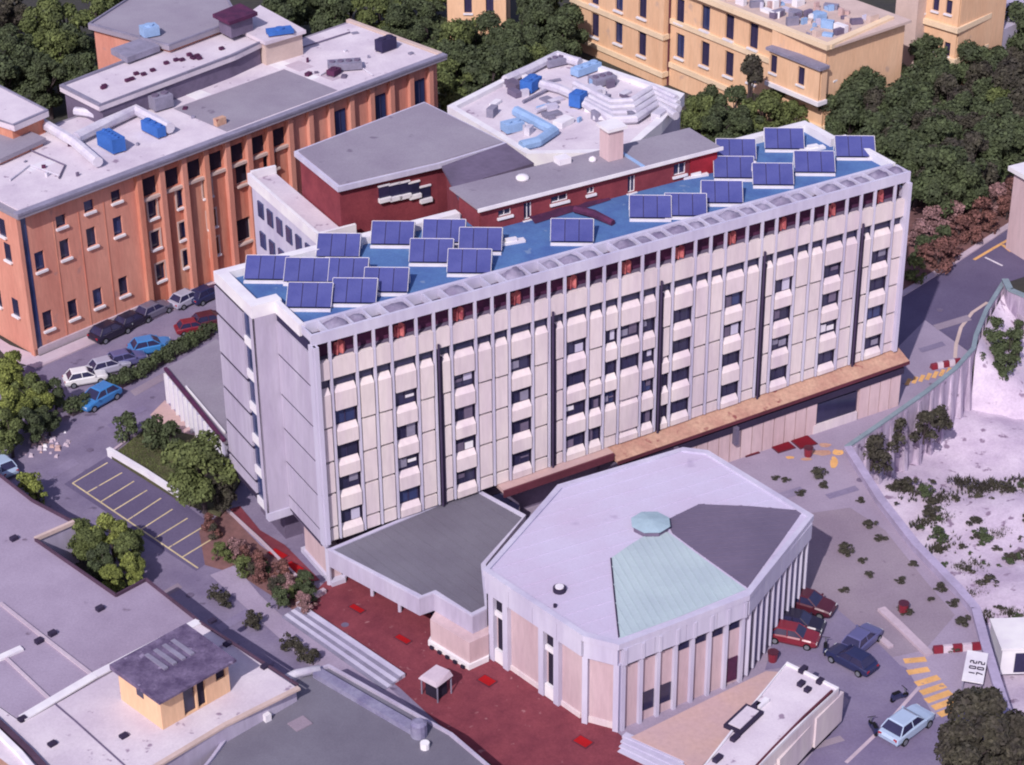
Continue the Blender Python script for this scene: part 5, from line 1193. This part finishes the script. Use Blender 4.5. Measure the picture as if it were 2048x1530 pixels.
# scooters
def scooter(px, py, deg, label):
    p = at(px, py, 0); t = thing('scooter', label, 'scooter', (p.x, p.y, .03), R(deg), 'scooters on the right lot'); Z = Vector((0, 0, 0)); f_ = Fr((0, 0), 0)
    for x in (-.6, .6): MB().tube([(x, -.06, .25), (x, .06, .25)], .25, 12).build('wheel', 'rubber', t, off=Z)
    MB().hexa([Vector((-.75, -.18, .3)), Vector((.15, -.14, .28)), Vector((.15, .14, .28)), Vector((-.75, .18, .3))], [Vector((-.7, -.14, .75)), Vector((-.05, -.12, .68)), Vector((-.05, .12, .68)), Vector((-.7, .14, .75))]).build('body', 'car_navy', t, off=Z)
    MB().box(f_, -.68, 0, -.13, .13, .76, .84).build('seat', 'rubber', t, off=Z); MB().tube([(.6, 0, .3), (.42, 0, .95)], .05, 6).build('fork', 'rim', t, off=Z); MB().tube([(.42, -.32, 1.0), (.42, .32, 1.0)], .03, 6).build('handlebar', 'rubber', t, off=Z)
    MB().box(f_, .1, .58, -.16, .16, .22, .3).build('footboard', 'car_navy', t, off=Z)
scooter(1650, 1302, 80, 'dark scooter standing alone between the red car and violet grey car')
scooter(1798, 1400, 30, 'dark scooter on the lower road left of the crosswalk')
scooter(1745, 1462, 100, 'dark scooter beside the pale road line, bottom right')

# ================================================================== VEGETATION
def leaf_cloud(mb, blobs, nleaf, s0, s1, rg):
    tot = sum(b[3] ** 2 for b in blobs)
    for (x, y, z, r_) in blobs:
        k = int(nleaf * r_ * r_ / tot)
        for _ in range(k):
            d = Vector((rg.gauss(0, 1), rg.gauss(0, 1), rg.gauss(0, 1))); d.normalize()
            if d.z < -.5: d.z *= -.6
            c = Vector((x, y, z)) + d * r_ * rg.uniform(.72, 1.06)
            nrm = (d + Vector((rg.uniform(-.9, .9), rg.uniform(-.9, .9), rg.uniform(-.5, .9)))).normalized()
            e1 = nrm.cross(Vector((rg.uniform(-1, 1), rg.uniform(-1, 1), rg.uniform(-1, 1)))).normalized(); e2 = nrm.cross(e1)
            s_ = rg.uniform(s0, s1); s2 = s_ * rg.uniform(.5, .9)
            mb.face([c - e1 * s_ - e2 * s2 * .3, c + e2 * s2 * -.9, c + e1 * s_ + e2 * s2 * .2, c + e2 * s2])
def tree_mesh(seed, h, rad, nleaf, s0=.16, s1=.34, low=.25, tall=1.0):
    rg = random.Random(seed); tm = MB(); cm = MB()
    tm.tube([(0, 0, -.1), (.05, .02, h * .25), (rg.uniform(-.2, .2), rg.uniform(-.2, .2), h * .55), (rg.uniform(-.3, .3), rg.uniform(-.3, .3), h * .8)], [h * .035, h * .026, h * .018, h * .006], 7)
    blobs = []
    nbl = int(rg.choice((12, 15, 18, 22)) * tall)
    for i in range(nbl):
        t = rg.uniform(0, 1); z = h * (low + (0.93 - low) * t); env = math.sin(math.pi * min(1, (t * .85 + .14))) ** .6
        a = rg.uniform(0, 6.283); q = rad * env * math.sqrt(rg.uniform(0.05, 1)) * .78; r_ = rad * rg.uniform(.17, .44)
        b = (q * math.cos(a), q * math.sin(a), z, r_); blobs.append(b)
        if i < 8: tm.tube([(0, 0, h * .28 + rg.uniform(0, .2) * h), (b[0] * .5, b[1] * .5, b[2] * .8), (b[0], b[1], b[2])], [h * .012, h * .009, .02], 5, False)
    leaf_cloud(cm, blobs, nleaf, s0, s1, rg)
    return tm, cm
def mk(mb, nm):
    me = bpy.data.meshes.new(nm); me.from_pydata(mb.v, [], mb.f); me.update(); return me
protos = {}
for i in range(6): protos['round%d' % i] = tuple(mk(m, n) for m, n in zip(tree_mesh(20 + i, 8.0, 3.3 - .25 * (i % 2), 6500, .12, .26), ('trunk', 'crown')))
for i in range(2): protos['tall%d' % i] = tuple(mk(m, n) for m, n in zip(tree_mesh(40 + i, 9.0, 1.9, 4200, .1, .22, low=.1), ('trunk', 'crown')))
for i in range(3): protos['bush%d' % i] = tuple(mk(m, n) for m, n in zip(tree_mesh(60 + i, 2.0, 1.1, 1200, .06, .14, low=.15, tall=.8), ('trunk', 'crown')))
for i in range(2): protos['scrub%d' % i] = tuple(mk(m, n) for m, n in zip(tree_mesh(80 + i, 1.0, .7, 500, .04, .1, low=.1, tall=.6), ('trunk', 'crown')))
def plant(kind, px, py, zc, scale, leaf, label, grp=None, base=0.0, name=None, cat=None, squash=1.0, xy=None):
    tmsh, cmsh = protos[kind]; isb = kind.startswith(('bush', 'scrub'))
    hgt = {'r': 8.0, 't': 9.0, 'b': 2.0, 's': 1.0}[kind[0]] * scale * squash
    p = at(px, py, base + hgt * zc) if xy is None else Vector(xy)
    t = thing(name or ('bush' if isb else 'tree'), label, cat or ('bush' if isb else 'tree'), (p.x, p.y, base), rnd.uniform(0, 6.28), grp)
    t.scale = (scale, scale, scale * squash)
    for nm, me, m in (('trunk', tmsh, 'bark'), ('crown', cmsh, leaf)):
        o = bpy.data.objects.new(nm, me); col.objects.link(o); o.parent = t
        if not me.materials: me.materials.append(None)
        o.material_slots[0].link = 'OBJECT'; o.material_slots[0].material = M[leaf] if nm == 'crown' else M['bark']
    return t
rk = lambda s_, n_: s_ + str(rnd.randrange(n_))
# top belt of dark trees
TL = 'dark green tree in the dense belt at top centre'; TG = 'trees of the dense top belt'
belt = [(640, 10), (700, 0), (760, 22), (800, 50), (845, 20), (855, 72), (900, 95), (915, 130), (950, 70), (960, 140), (1000, 110), (1040, 60), (1030, 150), (1075, 95), (1100, 30), (1110, 80), (1080, 10), (960, 20), (935, -10), (865, -20), (780, -15), (1060, 130), (985, 165), (580, -5), (560, 20), (1130, 60), (660, 35), (905, 165)]
for i, (x, y) in enumerate(belt): plant(rk('round', 6), x, y, .62, rnd.uniform(.85, 1.15), rnd.choice(['leaf_dark', 'leaf_dark', 'leaf_mid']), TL, TG)
for (x, y) in [(1020, 205), (870, 190), (930, 185)]: pass
# upper left trees
for i, (x, y, l) in enumerate(((70, 60, 'leaf_mid'), (130, 40, 'leaf_mid'), (110, 110, 'leaf_mid'), (60, 140, 'leaf_dark'), (150, 95, 'leaf_dark'), (30, 90, 'leaf_dark'), (190, 20, 'leaf_mid'), (235, -5, 'leaf_mid'), (20, 20, 'leaf_purple'), (10, 160, 'leaf_dark'), (160, 150, 'leaf_dark'), (95, 165, 'leaf_dark'))):
    plant(rk('round', 6), x, y, .62, rnd.uniform(.9, 1.15), l, 'olive green tree in the top left corner clump', 'top left tree clump')
# between yellow hospital and blue roof
for (x, y, l, s_) in ((1400, 232, 'leaf_mid', .9), (1440, 250, 'leaf_dark', .85), (1470, 215, 'leaf_dark', .9), (1530, 225, 'leaf_mid', .95), (1560, 200, 'leaf_mid', .8), (1420, 205, 'leaf_dark', .7), (1580, 235, 'leaf_mid', .7), (1490, 250, 'leaf_dark', .8)):
    plant(rk('round', 6), x, y, .62, s_, l, 'green tree between yellow hospital and blue roof', 'trees below the yellow hospital')
plant('tall0', 1500, 185, .6, 1.25, 'leaf_purple', 'tall dark purple cypress before the yellow hospital', None)
# right woods
rw_ = [(1690, 215), (1730, 230), (1770, 255), (1700, 250), (1750, 280), (1800, 215), (1840, 180), (1880, 150), (1920, 120), (1960, 100), (2000, 80), (2040, 60), (1850, 230), (1900, 200), (1950, 170), (2000, 140), (2045, 120), (1830, 270), (1880, 255), (1930, 230), (1980, 200), (2030, 180), (1860, 300), (1910, 290), (1960, 265), (2010, 250), (2050, 230), (1890, 335), (1940, 320), (1840, 330), (1990, 300), (2040, 290), (1785, 290), (1810, 310), (1720, 190), (1945, 60), (2010, 20), (1860, 120), (1870, 355), (1920, 350)]
for i, (x, y) in enumerate(rw_): plant(rk('round', 6), x, y, .62, rnd.uniform(.9, 1.2), 'leaf_dark' if rnd.random() < .7 else 'leaf_purple', 'dark tree in the wood at the upper right', 'right hand wood')
plant('round1', 2010, 215, .62, .9, 'leaf_mid', 'lighter green tree standing out near the right edge of the wood')
plant('round2', 1770, 165, .62, .8, 'leaf_lilac', 'lilac flowering tree before the yellow hospital corner')
plant('tall1', 1795, 150, .6, .8, 'leaf_dark', 'narrow dark tree below the pinkish link tower')
# shrubs on the verge
for i, (x, y, l) in enumerate(((1840, 470, 'leaf_brown'), (1870, 445, 'leaf_brown'), (1900, 430, 'leaf_brown'), (1935, 410, 'leaf_brown'), (1880, 480, 'leaf_dark'), (1960, 430, 'leaf_rust'), (1920, 460, 'leaf_rust'), (1990, 400, 'leaf_brown'), (1980, 370, 'leaf_brown'), (1850, 510, 'leaf_rust'), (1880, 515, 'leaf_rust'), (2015, 415, 'leaf_rust'), (1830, 540, 'leaf_mid'), (1845, 500, 'leaf_dark'), (2025, 385, 'leaf_rust'), (1900, 500, 'leaf_rust'), (1945, 470, 'leaf_rust'), (1980, 445, 'leaf_rust'))):
    plant(rk('bush', 3), x, y, .5, rnd.uniform(1.1, 1.8), l, 'brownish shrub on the verge beside the right road', 'verge shrubs')
p = at(1881, 527, .3); tag(MB().tube([(p.x, p.y, 0), (p.x, p.y, .35), (p.x, p.y, .55)], [.45, .5, .2], 9).build('boulder', 'white'), 'round white boulder at the verge beside the right road', 'boulder')
# tree by the parking
plant('round0', 402, 938, .55, 1.02, 'leaf_mid', 'round dark tree at the left foot of the long building')
plant('round3', 440, 985, .5, .55, 'leaf_purple', 'small dark tree in shade below the round tree by the end wall')
plant('bush0', 255, 855, .5, 1.4, 'leaf_dark', 'upright dark shrub on the kerb above the grass plot')
plant('bush1', 315, 868, .5, 1.7, 'leaf_dark', 'broad dark shrub at the upper end of the grass plot')
plant('bush2', 345, 880, .5, 1.5, 'leaf_dark', 'dark shrub behind the round tree on the grass plot')
# left trees
for (x, y, s_, l) in ((20, 760, .62, 'leaf_light'), (58, 785, .6, 'leaf_mid'), (25, 815, .62, 'leaf_light'), (75, 800, .5, 'leaf_light'), (18, 860, .6, 'leaf_mid'), (108, 790, .45, 'leaf_dark'), (60, 845, .5, 'leaf_dark'), (95, 835, .4, 'leaf_dark'), (20, 730, .45, 'leaf_light')):
    plant(rk('round', 6), x, y, .6, s_, l, 'yellowish tree in the left edge clump by the pink building', 'left edge tree clump')
# hedge
hp0, hp1 = at(150, 835, 0), at(432, 672, 0); HG = thing('hedge', 'long dark clipped hedge between the parked cars and lower road', 'hedge', (hp0.x, hp0.y, 0))
d = (hp1 - hp0); L_ = d.length; f_ = Fr((hp0.x, hp0.y), math.degrees(math.atan2(d.y, d.x)))
mbh = MB(); rg = random.Random(5)
blobs = [(*f_.p(L_ * (i + .5) / 34, .5 + rg.uniform(-.25, .35), rg.uniform(.5, .9))[:], rg.uniform(.6, .85)) for i in range(34)]
leaf_cloud(mbh, blobs, 9000, .08, .17, rg); mbh.build('foliage', 'leaf_dark', HG); MB().box(f_, 0, L_, .2, .9, 0, .6).build('stem', 'soil', HG)
# notch planting
for (x, y, s_, l, lb) in ((150, 1070, .5, 'leaf_mid', 'leafy green tree at the upper end of the terrace notch'), (185, 1085, .5, 'leaf_mid', 'second leafy tree from the upper end of the terrace notch'), (222, 1065, .6, 'leaf_light', 'tall light green tree rising from the terrace notch'), (205, 1125, .45, 'leaf_dark', 'dark tree in the middle of the terrace notch'), (250, 1100, .5, 'leaf_mid', 'green tree at the road side of the terrace notch'), (265, 1135, .42, 'leaf_light', 'yellow green tree at the lower tip of the terrace notch'), (225, 1155, .4, 'leaf_light', 'small yellow green tree at the bottom corner of the terrace notch'), (262, 1080, .4, 'leaf_mid', 'small green tree at the upper road side of the terrace notch')):
    plant(rk('round', 6), x, y, .6, s_, l, lb, 'terrace notch trees')
plant('bush0', 58, 972, .5, 1.3, 'leaf_light', 'yellow green bush at the road edge of the terrace building, upper')
plant('bush2', 76, 990, .5, 1.2, 'leaf_light', 'yellow green bush at the road edge of the terrace building, lower')
# garden bed shrubs
for i in range(34):
    a, b = rnd.random(), rnd.random(); x = 425 + a * 190 + (b - .5) * 20; y = 1075 + a * 112 + (b - .5) * 70
    plant(rk('bush', 3), x, y, .45, rnd.uniform(.45, .95), rnd.choice(['leaf_dark', 'leaf_purple', 'leaf_brown', 'leaf_rust', 'leaf_mid']), 'low shrub in the garden bed beside the red path', 'garden bed shrubs')
plant('bush1', 555, 1198, .5, 1.0, 'leaf_dark', 'dark green bush at the lower corner of the garden bed'); plant('bush2', 612, 1168, .5, 1.0, 'leaf_dark', 'dark green bush at the top of the forecourt steps')
# pavement edge hedges
for i, (x, y) in enumerate(((432, 1188), (452, 1200), (500, 1240), (515, 1243), (575, 1285), (590, 1298), (612, 1312), (625, 1320))):
    plant('scrub%d' % (i % 2), x, y, .4, 1.3, 'leaf_purple', 'dark little shrub along the lower road kerb', 'kerb shrubs', xy=None)
# pit scrub and plants on the wall
for i in range(90):
    x = rnd.uniform(1780, 2060); y = rnd.uniform(960, 1290)
    if x - 1760 < (y - 1000) * .78 + 25: continue
    plant(rk('scrub', 2), x, y, .4, rnd.choice((.5, .6, .8, .8, 1.1, 1.7)), 'leaf_purple' if rnd.random() < .7 else 'leaf_dark', 'dark scrub bush on the white quarry ground', 'quarry scrub', base=PIT_Z, squash=.5)
for i, (x, y, s_) in enumerate(((1745, 905, 1.8), (1798, 872, 1.6), (1850, 858, 1.5), (1722, 880, 1.2), (1880, 838, 1.3), (1770, 930, .9))):
    plant('bush%d' % (i % 3), x, y, .5, s_, 'leaf_purple', 'dark plant growing on the retaining wall face', 'retaining wall plants', base=PIT_Z + 2.6)
sc_ = MB()
cl = [(rnd.uniform(1800, 2060), rnd.uniform(950, 1300)) for _ in range(46)]
for (cx_, cy_) in cl:
    if cx_ - 1760 < (cy_ - 1000) * .78 + 20: continue
    n__ = rnd.randrange(20, 110); sp_ = rnd.uniform(4, 16)
    for _ in range(n__):
        p = at(cx_ + rnd.gauss(0, sp_ * 1.4), cy_ + rnd.gauss(0, sp_ * .6), PIT_Z + .45)
        for _k in range(4):
            t_ = rnd.uniform(0, 6.28); l_ = rnd.uniform(.12, .3)
            sc_.face([p + Vector((math.cos(t_ + 1.57) * .07, math.sin(t_ + 1.57) * .07, -.5)), p + Vector((-math.cos(t_ + 1.57) * .07, -math.sin(t_ + 1.57) * .07, -.5)), p + Vector((math.cos(t_) * l_, math.sin(t_) * l_, rnd.uniform(-.3, .05)))])
tag(sc_.build('dry_scrub', 'leaf_purple', kind='stuff'), 'low dry scrub patches scattered over the white quarry ground', 'scrub')
for i in range(12):  # slim shrubs added to stand in for dark slots of tree shadow
    x = 1845 + i * 12.5; y = 836 - i * 10.5
    plant('tall%d' % (i % 2), x, y, .5, .36, 'leaf_purple', 'slim dark shrub standing in for a shadow slot below the road edge', 'row of slim shadow stand-ins', base=PIT_Z + .6, name='cypress')
for (x, y, s_) in ((1975, 690, 1.6), (1995, 665, 1.4), (2020, 690, 1.5), (1960, 730, 1.2), (1985, 715, 1.2), (2035, 715, 1.1), (1965, 660, 1.0), (2010, 735, 1.3), (2040, 660, .9), (2000, 640, .9)): plant('bush1', x, y, .5, s_, 'leaf_dark', 'dark bush at the head of the quarry below the right road', 'quarry head bushes', base=PIT_Z + 3)
# weeds on the lot
for (x, y, s_) in ((1640, 945, 1.5), (1648, 968, 1.0), (1692, 1095, 1.3), (1700, 1105, 1.0), (1745, 1048, 1.2), (1760, 1075, 1.0), (1728, 1120, .8), (1740, 1148, .8), (1810, 1222, 1.2), (1690, 1180, .8), (1830, 1130, .9), (1800, 1160, .9), (1930, 1240, 1.3), (1880, 1175, 1.1), (1905, 1205, 1.0), (1910, 1300, 1.0), (1720, 1000, .8), (1575, 960, .8), (1860, 1200, .7), (1550, 955, .7), (1600, 985, .9)):
    plant(rk('scrub', 2), x, y, .4, s_, 'leaf_purple', 'dark weed tuft on the lot right of the auditorium', 'lot weeds', squash=.4)
# big dark tree bottom right
plant('round1', 1975, 1470, .6, 1.15, 'leaf_purple', 'large dark round tree in the bottom right corner', base=-2)
plant('round2', 1935, 1520, .5, .8, 'leaf_purple', 'dark tree below the large round one at the bottom edge', base=0)
plant('round3', 2035, 1520, .5, .9, 'leaf_purple', 'dark tree cut by the bottom right corner', base=-2)

# ------------------------------------------------------------------ one label each for the plants of a group: counted from the left
ones = ordn[:19]; tens = {20: 'twent', 30: 'thirt', 40: 'fort', 50: 'fift', 60: 'sixt'}
def ordw(n):
    if n <= 19: return ones[n - 1]
    t, r_ = n // 10 * 10, n % 10
    return tens[t] + 'ieth' if r_ == 0 else tens[t] + 'y ' + ones[r_ - 1]
byl = {}
for o in list(col.objects):
    if o.parent is None and 'group' in o and o.get('category') in ('tree', 'bush'): byl.setdefault(o['label'], []).append(o)
for lb, os_ in byl.items():
    if len(os_) < 2: continue
    def sx(o):
        v = Vector(o.location) + Vector((0, 0, 2)) - CAM; return v.dot(RX) / v.dot(fwd)
    for i, o in enumerate(sorted(os_, key=sx)): o['label'] = lb + ', ' + ordw(i + 1) + ' from left'
